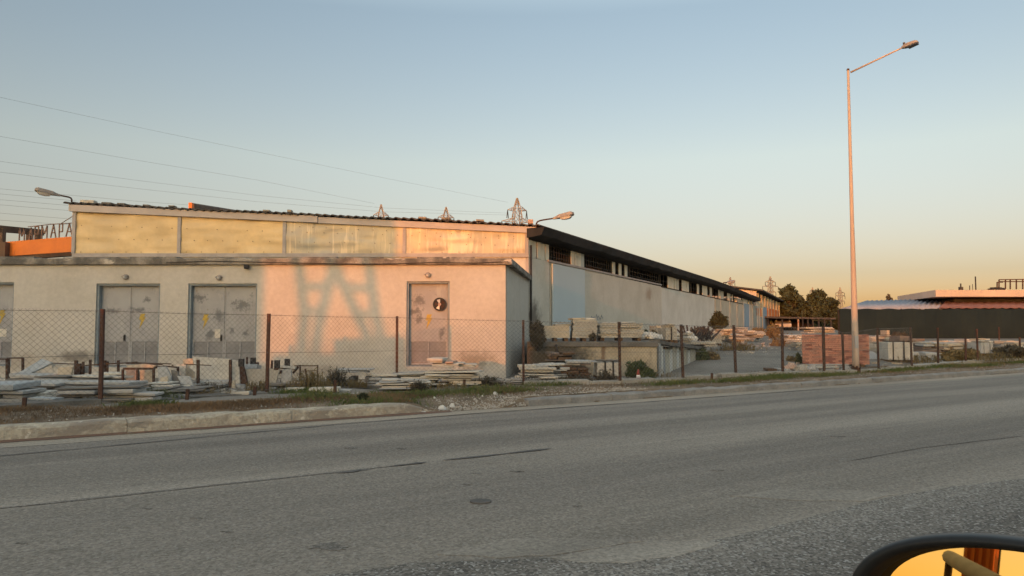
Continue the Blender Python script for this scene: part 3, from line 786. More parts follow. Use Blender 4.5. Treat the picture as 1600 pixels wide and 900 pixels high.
# roof: corrugated sheets on a fall to the right, deep dark eave on the long side
EV = .62
ra, rb = Vector((FXL - .28, FY - .22, 0)), Vector((P(843, 352, FY - .2).x, FY - .22, 0))
def roof_sheet(m, wave, amp, dz):
    n = int((rb.x - ra.x) / wave * 6); rr_ = random.Random(6); row = []
    L = [0, 6, 14, 22, 30, 36, 42, 48, 53.2]
    jag = [rr_.uniform(-.05, .05) for _ in range(n // 36 + 2)]
    b0 = len(m.v)
    for li, l in enumerate(L):
        for i in range(n + 1):
            f = i / n
            x = ra.x + (rb.x - ra.x) * f
            zz = zroof(x) + amp * math.sin(2 * math.pi * i / 6) + dz
            droop = (4.80 - zeave(l)) 
            p = Vector((x, ra.y, zz - droop)) + WD * (l + (jag[i // 36] if li == 0 else 0))
            p.z += (.012 * math.sin(i * .05) + jag[(i // 36)] * .25)
            m.v.append(tuple(p))
    for li in range(len(L) - 1):
        for i in range(n):
            a_ = b0 + li * (n + 1) + i
            m.f.append([a_, a_ + 1, a_ + n + 2, a_ + n + 1]); m.m.append(0); m.sm.append(True)
    return n, len(L), b0
m = MB()
n, nl, b0 = roof_sheet(m, .26, .030, 0.0)
n, nl, b1 = roof_sheet(m, .26, .030, -.035)
for i in range(n): m.f.append([b0 + i, b1 + i, b1 + i + 1, b0 + i + 1]); m.m.append(0); m.sm.append(False)
for li in range(nl - 1):
    for e in (0, n):
        a_ = b0 + li * (n + 1) + e; c_ = b1 + li * (n + 1) + e
        m.f.append([a_, a_ + n + 1, c_ + n + 1, c_]); m.m.append(0); m.sm.append(False)
m.build('roof', mt['roof_dark'], house)
m = MB()
NE = 90; rj = random.Random(44); jz = [rj.uniform(-.035, .03) for _ in range(NE + 1)]; je = [rj.uniform(-.05, .04) for _ in range(NE + 1)]
for k in range(NE):   # eave board and gutter hanging under the roof edge, sagging and broken here and there
    a_, b_ = 53 * k / NE - (.15 if k == 0 else 0), 53 * (k + 1) / NE
    za, zb_ = zeave(max(0, a_)), zeave(b_); j0, j1 = jz[k], jz[k + 1]
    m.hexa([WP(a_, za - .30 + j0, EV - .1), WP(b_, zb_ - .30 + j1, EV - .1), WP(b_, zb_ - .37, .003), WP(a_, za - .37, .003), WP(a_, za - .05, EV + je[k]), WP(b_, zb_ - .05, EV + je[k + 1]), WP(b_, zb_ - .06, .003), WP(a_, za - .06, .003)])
m.build('eave', mt['soffit_shade'], house)
# left end and back wall, so that the hall is closed and dark inside
m = MB()
lb = Vector((FXL, FY, 0)) + WD * 53; rbk = WP(53, 0, -.2)
m.prism([Vector((FXL, FY + .05, 0)), lb, lb + Vector((.2, 0, 0)), Vector((FXL + .2, FY + .05, 0))], (0, 0, zroof(FXL) - .12))
m.hexa([lb, Vector((rbk.x, rbk.y, 0)), Vector((rbk.x, rbk.y + .2, 0)), lb + Vector((0, .2, 0)), Vector((lb.x, lb.y, 5.1)), Vector((rbk.x, rbk.y, 4.3)), Vector((rbk.x, rbk.y + .2, 4.3)), Vector((lb.x, lb.y + .2, 5.1))])
m.build('back_wall', mt['wall_beige'], house)
m = MB(); m.b2(FXR - .098, FY + .001, .2, FXR - .001, FY + .2, 4.3); m.build('corner_post', mt['steel_frame'], house)
m = MB(); m.tube([WP(.06, .3, .06), WP(.06, 2.6, .06), WP(.06, 4.2, .06)], .035, 8); m.build('downpipe', mt['black_steel'], house)
# faint painted scrawl low on the side wall
m = MB(); r = random.Random(9)
ts, te = tp(922), tp(940)
for k in range(7):
    t = ts + (te - ts) * k / 7
    p0 = WP(t, P(930, 501, WP(t, 0).y).z + .02, .006); p1 = WP(t + .12, P(930, 494, WP(t, 0).y).z + r.uniform(-.1, .1), .006); p2 = WP(t + .3, P(930, 500, WP(t, 0).y).z + r.uniform(0, .15), .006)
    m.bar(p0, p1, .05, .008, 0, tuple(WN)); m.bar(p1, p2, .05, .008, 0, tuple(WN))
m.build('graffiti', M('grey_spray', (.30, .32, .33)), house)

# loose weights and tiles lying on the front roof edge
r = random.Random(12)
for k, (px, dx, hz, pale) in enumerate([(136, .46, .10, 1), (166, .32, .055, 0), (189, .26, .05, 0), (228, .20, .04, 0), (268, .2, .05, 0), (416, .22, .05, 0), (452, .13, .09, 0), (660, .26, .06, 0), (697, .30, .07, 0), (750, .26, .06, 0), (829, .17, .14, 2)]):
    x = P(px, 330, FY - .1).x
    m = MB(); sl_ = math.atan((zroof(x + 1) - zroof(x)))
    m.box((x, FY - .02, zroof(x) + .033 + hz / 2), (dx, .22, hz), Matrix.Rotation(-sl_, 3, 'Y'))
    o = recenter(m.build('roof_weight', mt['marble_white'] if pale == 1 else (mt['rock_pink'] if pale == 2 else mt['concrete_edge']), None, .008))
    lab = {1: 'long pale block lying on the roof edge beside the left wall lamp', 2: 'pinkish brick standing on the roof corner beside the right floodlight'}.get(pale, 'dark loose tile lying on the front roof edge')
    tag(o, lab, 'roof weight', 'dark loose tiles on the roof edge' if pale == 0 else 'loose weights on the roof edge')

# street style floodlights on the roof corners
def floodlight(base, tip, label, rad=.022, s=1.0, sag=.28):
    base, tip = Vector(base), Vector(tip)
    t = thing('floodlight', label, 'floodlight', base)
    d = (tip - base); h = Vector((d.x, d.y, 0)); hd_ = h.normalized()
    pts = [base, base + Vector((0, 0, d.z * .45)), base + Vector((0, 0, d.z * .70)) + h * .06, base + Vector((0, 0, d.z * .84)) + h * .22, base + Vector((0, 0, d.z)) * .90 + h * .45, tip]
    MB().tube(pts, rad, 8).build('arm', mt['rust'], t)
    ax = (hd_ + Vector((0, 0, .16))).normalized(); side = ax.cross(Vector((0, 0, 1))).normalized(); up = side.cross(ax)
    def ringp(o, w_, h0, h1): return [tip + ax * o + side * (-w_) + up * h0, tip + ax * o + side * w_ + up * h0, tip + ax * o + side * w_ * .8 + up * h1, tip + ax * o - side * w_ * .8 + up * h1]
    m = MB(); secs = [(-.05, .035, -.03, .03), (.10, .06, -.045, .05), (.2, .13, -.05, .07), (.62, .14, -.05, .075), (.68, .09, -.03, .05)]
    vs = []
    for o, w_, h0, h1 in secs: vs += ringp(o * s, w_ * s, h0 * s, h1 * s)
    fs = [[i * 4 + k, i * 4 + (k + 1) % 4, (i + 1) * 4 + (k + 1) % 4, (i + 1) * 4 + k] for i in range(len(secs) - 1) for k in range(4)] + [[3, 2, 1, 0], [16, 17, 18, 19]]
    m.add(vs, fs); hd2 = m.build('lamp_head', mt['lamp_grey'], t, .01)
    m = MB(); vs = []
    for o, w_, h0, h1 in [(.24, .10, -.052, -.10), (.36, .12, -.052, -.13), (.52, .12, -.052, -.13), (.60, .09, -.052, -.09)]: vs += [tip + ax * o * s + side * (-w_) * s + up * h0 * s, tip + ax * o * s + side * w_ * s + up * h0 * s, tip + ax * o * s + side * w_ * .6 * s + up * h1 * s, tip + ax * o * s - side * w_ * .6 * s + up * h1 * s]
    m.add(vs, [[i * 4 + k, i * 4 + (k + 1) % 4, (i + 1) * 4 + (k + 1) % 4, (i + 1) * 4 + k] for i in range(3) for k in range(4)] + [[3, 2, 1, 0], [12, 13, 14, 15]])
    m.build('lens', mt['lamp_glass'], hd2)
    return t
floodlight(P(112, 316, FY - .1), P(92, 305, FY - .35), 'grey floodlight on a curved arm at the left end of the yellow front roof', .026)
floodlight(P(838, 355, FY - .2), P(866, 341, FY - .5), 'pinkish grey floodlight on a curved arm at the right roof corner of the near warehouse', .026)
tq = tp(1121)
fb = WP(tq, zeave(tq), EV - .2)
floodlight(fb, P(1136, 441.5, fb.y + .3), 'small far floodlight leaning over the long eave of the warehouse', .035, 1.3)

# ------------------------------------------------------------------ second warehouse, canopy, right-hand building
Y2 = WP(54.2, 0).y
h2c = WP(54.2, 0)
hall2 = thing('far_warehouse', 'farther warehouse with a pinkish corrugated gable and orange sheets beyond the long one', 'building', (h2c.x, h2c.y, 1.2))
m = MB(); xl2, xr2 = P(1040, 460, Y2).x, h2c.x
n = 90
zt2 = lambda x: P(1179, 455, Y2).z + (P(1122, 448, Y2).z - P(1179, 455, Y2).z) * (x - h2c.x) / (P(1122, 448, Y2).x - h2c.x)
for i in range(n + 1):
    x = xl2 + (xr2 - xl2) * i / n; yy = Y2 + (.03 if i % 2 else 0)
    m.v += [(x, yy, .8), (x, yy, zt2(x)), (x, yy + .1, zt2(x)), (x, yy + .1, .8)]
for i in range(n):
    for k in range(4): m.f.append([i * 4 + k, (i + 1) * 4 + k, (i + 1) * 4 + (k + 1) % 4, i * 4 + (k + 1) % 4]); m.m.append(0); m.sm.append(False)
m.build('gable', M('pinkish_sheet', (.55, .47, .40), (.46, .39, .33), 1, .75, world=True, stretch=(1, 1, 5)), hall2)
T2a, T2b = 54.4, 76.0
ze2 = lambda t: 5.22 - .38 * (t - T2a) / (T2b - T2a)
m = MB(); a_, b_ = WP(T2a, 0, .5), WP(T2b, 0, .5); bk = Vector((-13, 4, 0))
m.prism([(a_.x, a_.y - .3, ze2(T2a)), (b_.x, b_.y, ze2(T2b)), (b_.x + bk.x, b_.y + bk.y, ze2(T2b) + 1.2), (a_.x - 13, a_.y - .3, zt2(a_.x - 13) + .1)], (0, 0, .14))
m.build('roof', mt['roof_dark'], hall2)
def h2panel(name, ta, tb, za, zb_, mat, out=0, th=.15):
    m = MB(); m.hexa([WP(ta, za, out), WP(tb, za, out), WP(tb, za, out - th), WP(ta, za, out - th), WP(ta, zb_, out), WP(tb, zb_, out), WP(tb, zb_, out - th), WP(ta, zb_, out - th)])
    return m.build(name, mat, hall2)
for px in (1184.5, 1190, 1195, 1199.5, 1204, 1208.5, 1213, 1217): t = tp(px); h2panel('wall_post', t, t + .45, .8, ze2(t) - .12, mt['wall_cream_panel'], .02, .22)
h2panel('orange_sheet', tp(1176.5) + 1.6, tp(1189) - .1, 2.75, 3.55, mt['orange'])
h2panel('orange_sheet', tp(1198), tp(1216), 2.7, 3.75, mt['orange'])
h2panel('wall_sheet', T2a + .02, tp(1190), .8, 2.7, mt['green_wall'], -.01)
h2panel('door', tp(1191), tp(1197), .8, 3.75, mt['blue_door'], .03)
h2panel('inner_wall', T2a, T2b, .8, 4.7, mt['soffit_shade'], -3.0)

cy = 78.0
can = thing('canopy_shed', 'dark open canopy on posts at the far end of the works alley', 'shed', (P(1235, 515, cy).x, cy, 1.3))
x0, x1 = P(1191, 500, cy).x, P(1306, 500, cy).x
zc = P(1200, 497, cy).z
m = MB(); m.hexa([(x0, cy, zc), (x1, cy, zc - .15), (x1, cy + 9, zc - .1), (x0, cy + 9, zc), (x0, cy, zc + .2), (x1, cy, zc + .03), (x1, cy + 9, zc + .2), (x0, cy + 9, zc + .3)]); m.build('roof', mt['roof_dark'], can)
for i, px in enumerate((1200, 1222, 1247, 1254, 1262, 1270, 1279, 1288, 1298)):
    x = P(px, 500, cy + .2).x
    m = MB(); m.b2(x - .07, cy + .13, 1.2, x + .07, cy + .27, zc - .13); m.build('post', mt['pole'] if px == 1247 else mt['black_steel'], can)  # black posts carry the canopy's shade in their colour
m = MB(); m.b2(x0, cy + 6.0, 1.1, x1, cy + 6.3, zc - .12); m.build('back_wall', mt['soffit_shade'], can)  # near-black wall put in as the shade under the canopy

NY = 50.0
nx0, nx1 = P(1312, 500, NY).x, P(2100, 500, NY).x
net = thing('screen_fence', 'tall fence hung with dark green netting along the right-hand yard', 'fence', (nx0, NY, .8))
m = MB(); n = 160; zt = P(1400, 482.5, NY).z
for i in range(n + 1):
    x = nx0 + (nx1 - nx0) * i / n; yy = NY + .05 * math.sin(i * .7) + .03 * math.sin(i * 2.3)
    for z in (.6, zt - .01 + .03 * math.sin(i * .9)): m.v += [(x, yy, z), (x, yy + .03, z)]
for i in range(n):
    b = i * 4
    for q in ((0, 4, 6, 2), (1, 3, 7, 5), (2, 6, 7, 3)): m.f.append([b + k for k in q]); m.m.append(0); m.sm.append(True)
m.build('netting', mt['net_green'], net)
for i in range(15):
    x = nx0 + (nx1 - nx0) * i / 14; m = MB(); m.b2(x - .04, NY + .12, .6, x + .04, NY + .2, zt - .05); m.build('post', mt['black_steel'], net)
RY = 51.2
rbld = thing('flat_roofed_building', 'building with a pale flat roof slab and dull red roof behind the green netting', 'building', (P(1500, 480, RY).x, RY, .8))
def corr(parent, name, e0, e1, r0, r1, mat, wave=.5, amp=.05, th=.04):
    e0, e1, r0, r1 = map(Vector, (e0, e1, r0, r1)); n = max(6, int((e1 - e0).length / wave * 4)); m = MB()
    for k in (0, 1):
        for i in range(n + 1):
            o = Vector((0, 0, amp * math.sin(math.pi * i / 2) - k * th))
            m.v += [tuple(e0.lerp(e1, i / n) + o), tuple(r0.lerp(r1, i / n) + o)]
    q = 2 * (n + 1)
    for i in range(n):
        m.f += [[2 * i, 2 * i + 2, 2 * i + 3, 2 * i + 1], [q + 2 * i, q + 2 * i + 1, q + 2 * i + 3, q + 2 * i + 2], [2 * i, q + 2 * i, q + 2 * i + 2, 2 * i + 2], [2 * i + 1, 2 * i + 3, q + 2 * i + 3, q + 2 * i + 1]]
        m.m += [0] * 4; m.sm += [True] * 4
    m.f += [[0, 1, q + 1, q], [2 * n, q + 2 * n, q + 2 * n + 1, 2 * n + 1]]; m.m += [0, 0]; m.sm += [False] * 2
    return m.build(name, mat, parent)
corr(rbld, 'tin_roof', P(1311, 483.5, RY), P(1475, 482, RY), P(1354, 470, RY + 7), P(1480, 466.5, RY + 7), mt['tin'], .42, .05)
corr(rbld, 'red_roof', P(1467, 481, RY - .3), P(2000, 480, RY - .3), P(1484, 464, RY + 6.5), P(1980, 460, RY + 6.5), mt['tile_red'], .6, .03)
m = MB(); sy = RY + 1.5
b0_, b1_ = P(1462, 463.5, sy), P(2000, 466, sy)
zt_s = P(1462, 453, sy).z
m.prism([(b0_.x, sy, b0_.z), (b1_.x, sy, b0_.z), (b1_.x, sy + 10, b0_.z), (b0_.x + 2.5, sy + 10, b0_.z)], (0, 0, zt_s - b0_.z))
m.build('roof_slab', mt['roof_pink'], rbld)
m = MB(); m.b2(b0_.x + 2.2, sy + 1.5, .8, b1_.x - .5, sy + 9, b0_.z - .002); m.build('wall', mt['soffit_shade'], rbld)  # near-black wall colour stands in for the shaded gap under the slab
m = MB(); q = P(1320, 484, RY + .3); q2 = P(1475, 484, RY); m.prism([(q.x, RY + .3, .8), (q2.x, RY + .3, .8), (q2.x + 2, RY + 6, .8), (q.x * 1.13, RY + 6, .8)], (0, 0, q.z - .9)); m.build('shed_wall', mt['soffit_shade'], rbld)
zb_ = zt_s
for px, pt, wd in ((1501, 443, .10), (1524, 432, .09), (1515, 446, .06), (1519.5, 444, .04)):
    q = P(px, pt, sy + 2); m = MB(); m.tube([(q.x, sy + 2, zb_), (q.x, sy + 2, q.z)], wd / 2, 6)
    if px == 1501: m.box((q.x, sy + 2, zb_ + .18), (.25, .2, .3))
    m.build('antenna', mt['black_steel'], rbld)
fr = MB(); fy = sy + 2.2
def pb(m, a_, b_, y, wd): m.bar(P(*a_, y), P(*b_, y), wd)
for a_, b_ in (((1561, 437), (1600, 436.5)), ((1600, 436.5), (1660, 436.5)), ((1561, 437), (1561, 452)), ((1571, 437), (1571, 452)), ((1578.5, 437), (1578.5, 452)), ((1588, 437), (1588, 452)), ((1598, 436), (1598, 452)), ((1558, 441), (1567, 441)), ((1558, 441), (1558, 452)), ((1625, 437), (1625, 452)), ((1561, 440), (1660, 440))): pb(fr, a_, b_, fy, .07)
fr.build('roof_railing', mt['rust'], rbld)
m = MB(); r = random.Random(3)
for px, s in ((1552, .25), (1556, .35), (1561, .3), (1548, .15)): q = P(px, 450, fy - .5); m.box((q.x, fy - .5, zb_ + s * .4), (s * 2, .5, s * .8), Matrix.Rotation(r.random(), 3, 'Z'))
m.build('roof_clutter', mt['black_steel'], rbld)

# ------------------------------------------------------------------ left: crane girders and the roof sign
gy = 31.0
gan = thing('crane_gantry', 'brown crane gantry with an orange girder, left of the yellow sheet front', 'crane', (P(30, 420, gy).x, gy, .4))
m = MB()
p = [P(8, 378, gy + 1), P(119, 369, gy - .4), P(119, 393, gy - .4), P(8, 400, gy + 1)]
m.prism([p[0], p[1], p[2], p[3]], (0, .35, 0)); m.build('orange_girder', mt['orange'], gan)
m = MB(); p = [P(10, 400.3, gy + 1.02), P(119, 393.3, gy - .38), P(119, 399, gy - .3), P(10, 406, gy + 1.1)]; m.prism(p, (0, .3, 0)); m.build('girder_soffit', mt['brown_beam'], gan)
m = MB(); p = [P(-60, 346, gy - .5), P(61, 358, gy + 3.5), P(61, 367, gy + 3.5), P(-60, 357.5, gy - .5)]; m.prism(p, (.05, .3, 0)); m.build('beam', mt['brown_beam'], gan)
for (a_, b_, top, y) in ((-3, 3, 356, gy + 1.4), (39.5, 46.5, 362, gy + 2.8), (53, 61, 360, gy + 3.3)):
    xa, xb = P(a_, 380, y).x, P(b_, 380, y).x; m = MB(); m.b2(xa, y + .02, .2, xb, y + .25, P(a_, top, y).z); m.build('post', mt['brown_beam'], gan)
m = MB(); m.b2(P(-8, 385, gy + .6).x, gy + .6, .2, P(8, 385, gy + .6).x, gy + .9, P(0, 378, gy + .6).z); m.build('end_post', mt['brown_beam'], gan)
# the letters stand on the orange girder
sg = thing('roof_sign', 'row of tall thin steel letters standing on the orange girder at the far left', 'sign', P(70, 374, gy))
L3 = {'M': [((0, 0), (0, 1)), ((0, 1), (.5, .35)), ((.5, .35), (1, 1)), ((1, 1), (1, 0))],
      'A': [((0, 0), (.5, 1)), ((.5, 1), (1, 0)), ((.2, .38), (.8, .38))],
      'P': [((.05, 0), (.05, 1)), ((.05, 1), (.85, 1)), ((.85, 1), (.85, .42)), ((.85, .42), (.05, .42))]}
for ch, x0_, x1_, tl, bl_, in (('M', 30, 38.5, 357, 376), ('A', 45.5, 51.5, 355.5, 374.5), ('P', 54, 61.5, 354, 374), ('M', 65, 74, 352.5, 373), ('A', 79, 88, 351, 371.5), ('P', 92, 99, 350, 371), ('A', 103, 113.5, 349, 370)):
    m = MB(); f = (x0_ - 8) / 111; y = gy + 1 - 1.4 * f + .15
    a0_, a1_ = P(x0_, bl_, y), P(x1_, tl, y)
    tr = lambda q: (a0_.x + (a1_.x - a0_.x) * q[0], y, a0_.z + (a1_.z - a0_.z) * q[1])
    for s0, s1 in L3[ch]: m.bar(tr(s0), tr(s1), .042, .04, 0, (0, 1, 0))
    m.build('letter', mt['letter'], sg)
m = MB(); m.tube([P(44, 354.5, gy + .7), P(80, 350.5, gy + .3), P(114, 348.5, gy - .2)], .02, 5); m.tube([P(96, 349, gy), P(118, 335, gy)], .018, 5); m.build('stay_wire', mt['letter'], sg)
# the other girder end showing over the roof
gy2 = 34.0
g2 = thing('crane_girder', 'brown crane girder with a bright orange end plate showing above the yellow front roof', 'crane', P(300, 330, gy2))
m = MB(); m.prism([P(294.5, 316.5, gy2), P(299.8, 316.5, gy2), P(299.8, 352, gy2), P(294.5, 352, gy2)], (0, .25, 0)); m.build('end_plate', mt['orange'], g2)
m = MB(); a_, b_ = P(300.3, 317, gy2 + .05), P(400, 333, gy2 + 20)
m.hexa([(a_.x, a_.y, a_.z - 1.2), (b_.x, b_.y, b_.z - 1.2), (b_.x, b_.y + .5, b_.z - 1.2), (a_.x, a_.y + .5, a_.z - 1.2), a_, b_, (b_.x, b_.y + .5, b_.z), (a_.x, a_.y + .5, a_.z)]); m.build('beam', mt['brown_beam'], g2)
for k in range(2):
    q = a_.lerp(b_, .15 + .7 * k); m = MB(); m.b2(q.x + .05, q.y + .1, .3, q.x + .35, q.y + .4, q.z - 1.22); m.build('post', mt['brown_beam'], g2)

# ------------------------------------------------------------------ pylons and lines
def pylon(px, ptop, Y, arms, label, wmul=1.0, neck=.5):
    top = P(px, ptop, Y); H = top.z - 1.2; K = Y / FPX
    t = thing('pylon', label, 'pylon', (top.x, Y, 1.2), .35, 'lattice pylons on the skyline')
    wd = .17 * wmul
    a0_ = H - (arms[0][0]) * K - .6
    def half(z): return .12 if z >= H - .01 else ((.12 + (1.0 - .12) * (H - z) / (H - a0_)) if z > a0_ else (1.0 + (H * .085 - 1.0) * max(0, (a0_ * .72 - z)) / (a0_ * .72)))
    m = MB(); zs = [0, H * .12, H * .24, H * .35, H * .45, H * .54]
    z = zs[-1]
    while z < H - 2.4: z += 2.2; zs.append(z)
    zs.append(H)
    for a_, b_ in zip(zs, zs[1:]):
        ha, hb_ = half(a_), half(b_)
        ca = [(-ha, -ha, a_), (ha, -ha, a_), (ha, ha, a_), (-ha, ha, a_)]; cb_ = [(-hb_, -hb_, b_), (hb_, -hb_, b_), (hb_, hb_, b_), (-hb_, hb_, b_)]
        for k in range(4):
            m.bar(ca[k], cb_[k], wd); m.bar(ca[k], cb_[(k + 1) % 4], wd * .55); m.bar(ca[(k + 1) % 4], cb_[k], wd * .55); m.bar(cb_[k], cb_[(k + 1) % 4], wd * .5)
    m.build('lattice', mt['pylon'], t, local=True)
    for dz, hw in arms:
        z = H - dz * K; hw = hw * K / math.cos(.35)
        for s in (-1, 1):
            m = MB(); h_ = half(z) * s
            tipp = (hw * s, 0, z + .1)
            for yy in (-abs(h_), abs(h_)):
                m.bar((h_, yy, z), tipp, wd * .7); m.bar((h_, yy, z + 1.0), tipp, wd * .7)
                m.bar((h_ + (hw * s - h_) * .5, yy * .5, z + .05), (h_, yy, z + 1.0), wd * .5)
            m.build('cross_arm', mt['pylon'], t, local=True)
            for dx in (-.35, .35):
                m = MB(); m.tube([(hw * s, 0, z), (hw * s + dx, dx, z - 2.1)], .11 * wmul, 5); m.build('insulator', mt['insulator'], t, local=True)
    return t
pylon(808, 309.5, 190, [(20, 15), (38, 24), (57, 16)], 'largest lattice pylon rising behind the right end of the near warehouse roof')
pylon(595.5, 319.5, 228, [(17.5, 11), (34, 18), (50, 12)], 'lattice pylon top over the roof edge, leftmost of the skyline')
pylon(697, 323.5, 232, [(17, 12), (34, 18), (50, 12)], 'lattice pylon top over the roof edge between two other pylons')
pylon(1141, 433, 520, [(9, 8), (17, 12), (25, 8)], 'small far pylon behind the floodlight on the long eave', 1.5)
pylon(1203.5, 432, 430, [(9, 9), (16, 14), (25, 9.5)], 'far pylon standing left of the tall dark tree', 1.3)
pylon(1312.5, 449, 560, [(9, 8), (14, 9), (22, 8)], 'distant faint pylon over the tin roof left of the street lamp', 1.6)
pylon(1269.5, 449, 600, [(6, 5), (12, 7), (19, 5)], 'most distant pylon top just over the tree gap', 1.6)
lines = [([(-300, 85), (0, 152), (240, 204), (400, 237), (600, 278), (793, 316)], 'thin high wire at the top of the left sky, sloping to the largest pylon'),
         ([(-300, 158), (0, 213), (200, 248), (400, 281), (585, 318)], 'faint wire second from the top of the left sky'),
         ([(-300, 218), (0, 252), (200, 280), (400, 305), (600, 325), (793, 333)], 'upper of the two clearest wires over the yellow front'),
         ([(-300, 238), (0, 269), (200, 293), (400, 315), (600, 331), (793, 336)], 'lower of the two clearest wires over the yellow front'),
         ([(-300, 266), (0, 295), (110, 305), (220, 315), (320, 322)], 'wire passing just behind the left floodlight head'),
         ([(-300, 278), (0, 303), (120, 314)], 'topmost of the close bundle of wires left of the yellow front'),
         ([(-300, 290), (0, 312), (120, 322)], 'second of the close bundle of wires left of the yellow front'),
         ([(-300, 300), (0, 320), (120, 330)], 'third of the close bundle of wires left of the yellow front'),
         ([(-300, 314), (0, 333), (120, 343)], 'fourth of the close bundle of wires left of the yellow front'),
         ([(-300, 326), (0, 344), (120, 352)], 'lowest wire, just above the steel letters')]
for pts, lab in lines:
    q = []
    for (a_, b_), (c_, d_) in zip(pts, pts[1:]):
        for k in range(6): f = k / 6; px = a_ + (c_ - a_) * f; q.append(P(px, b_ + (d_ - b_) * f, 118 + px * .09))
    q.append(P(*pts[-1], 118 + pts[-1][0] * .09))
    tag(recenter(MB().tube(q, .016, 4).build('power_line', mt['wire'])), lab, 'power line', 'overhead wires in the left sky')

# ------------------------------------------------------------------ fence
fence = thing('wire_fence', 'chain link fence on rusty posts and a low concrete plinth along the works verge', 'fence', GP(620, 602))
FP = [(-330, 474, 662, 1.7), (-90, 479, 642, 1.7), (157, 483, 628, 1.6), (417, 490, 612, 1.55), (620, 494, 602, 1.5), (818, 500, 599, 1.4), (969, 503, 597, 0), (1067.5, 507, 592, 0), (1150, 508, 586, 0), (1223, 510, 583, 0), (1288, 511, 581, 0), (1318.5, 519, 580, 0), (1373, 512, 577, 0), (1425, 511, 573, 0), (1466, 512, 569, 0), (1509, 528, 565, 0), (1528, 514, 565, 0), (1594, 527, 560, 0), (1680, 520, 556, 0), (1790, 518, 552, 0)]
FPT = []
for px, pt, pbm, _ in FP:
    b = GP(px, pbm + 2.5); top = P(px, pt, b.y)
    FPT.append((b, top.z - b.z))
r = random.Random(14)
for i, (b, h) in enumerate(FPT):
    px = FP[i][0]; lean = r.uniform(-.02, .02); topx = b.x + lean
    if px in (1067.5, 1150): topx = b.x - .035
    wd = .056 if px in (157, 417) else (.06 if 900 < px < 1300 else .05)
    m = MB(); m.bar((b.x, b.y, b.z - .1), (topx, b.y + r.uniform(-.01, .01), b.z + h), wd, wd, 0, (0, 1, 0))
    m.build('post', mt['rust_post'] if px < 900 or px > 1500 else mt['black_post'] if 'black_post' in mt else mt['rust'], fence)
# stub posts of an older fence, cut short
for px, pt, pbm in ((37, 621, 638), (292, 608, 623), (397.5, 604, 617), (523, 594, 612), (725, 593, 605), (1112, 583, 592), (1561.5, 511, 540)):
    b = GP(px, pbm + 1.5); h = P(px, pt, b.y).z - b.z; wd = .055 if px < 1500 else .05
    m = MB(); m.bar((b.x, b.y, b.z - .05), (b.x + .01, b.y, b.z + h), wd, wd * .6, 0, (0, 1, 0)); m.build('stub_post' if px < 1500 else 'post', mt['rust'], fence)
# mesh: straight diagonal wires clipped to each bay
def mesh_bay(i):
    (a_, ha), (b_, hb_) = FPT[i], FPT[i + 1]
    a_ = a_ + Vector((0, -.04, .04)); b_ = b_ + Vector((0, -.04, .04)); Lb = (b_ - a_).length; H = min(ha, hb_) - .06
    cell = .095; m = MB(); rw = .0021
    d = (b_ - a_) / Lb; nn = Vector((-d.y, d.x, 0)).normalized()
    sag = lambda u, v: nn * (.03 * math.sin(u * 2.1 + i) * math.sin(v * 2))
    pos = lambda u, v: a_ + d * u + Vector((0, 0, v * (ha + (hb_ - ha) * u / Lb) / max(ha, hb_))) + sag(u, v)
    Hm = max(ha, hb_) - .05
    k = -Hm
    while k < Lb:
        for sgn in (1, -1):
            u0, u1 = max(0, k), min(Lb, k + Hm)
            if u1 - u0 > .02:
                v0, v1 = u0 - k, u1 - k
                if sgn < 0: v0, v1 = Hm - v0, Hm - v1
                m.tube([pos(u0, v0), pos((u0 + u1) / 2, (v0 + v1) / 2), pos(u1, v1)], rw, 3, 0, False, False)
        k += cell
    m.build('mesh_panel', mt['mesh_wire'], fence)
    for f in (.985, .5, .02):
        m = MB(); m.tube([pos(0, Hm * f), pos(Lb / 2, Hm * f - .01), pos(Lb, Hm * f)], .0035, 4, 0, False); m.build('tension_wire', mt['mesh_wire'], fence)
for i in range(0, 13): mesh_bay(i)
# plinth: low rough concrete under the posts
for i in range(len(FPT) - 1):
    a_, b_ = FPT[i][0], FPT[i + 1][0]
    if 600 < FP[i][0] < 700: continue
    m = MB(); d = (b_ - a_); n = max(2, int(d.length / .7)); nn = Vector((-d.y, d.x, 0)).normalized() * .09
    hh = .07 if FP[i][0] < 157 else (.015 if FP[i][0] < 800 else .075)
    pr = None
    for k in range(n):
        g0, g1 = a_.lerp(b_, k / n), a_.lerp(b_, (k + 1) / n - .004); z = .02 + hh + r.uniform(-.02, .02)
        o = nn * r.uniform(-.08, .08)
        m.hexa([g0 - nn + o + Vector((0, 0, -.15)), g1 - nn + o + Vector((0, 0, -.15)), g1 + nn + o + Vector((0, 0, -.15)), g0 + nn + o + Vector((0, 0, -.15)), g0 - nn + o + Vector((0, 0, z - .02)), g1 - nn + o + Vector((0, 0, z - .02)), g1 + nn + o + Vector((0, 0, z)), g0 + nn + o + Vector((0, 0, z))])
    m.build('plinth', mt['concrete'] if FP[i][0] >= 800 else mt['dock_top'], fence)

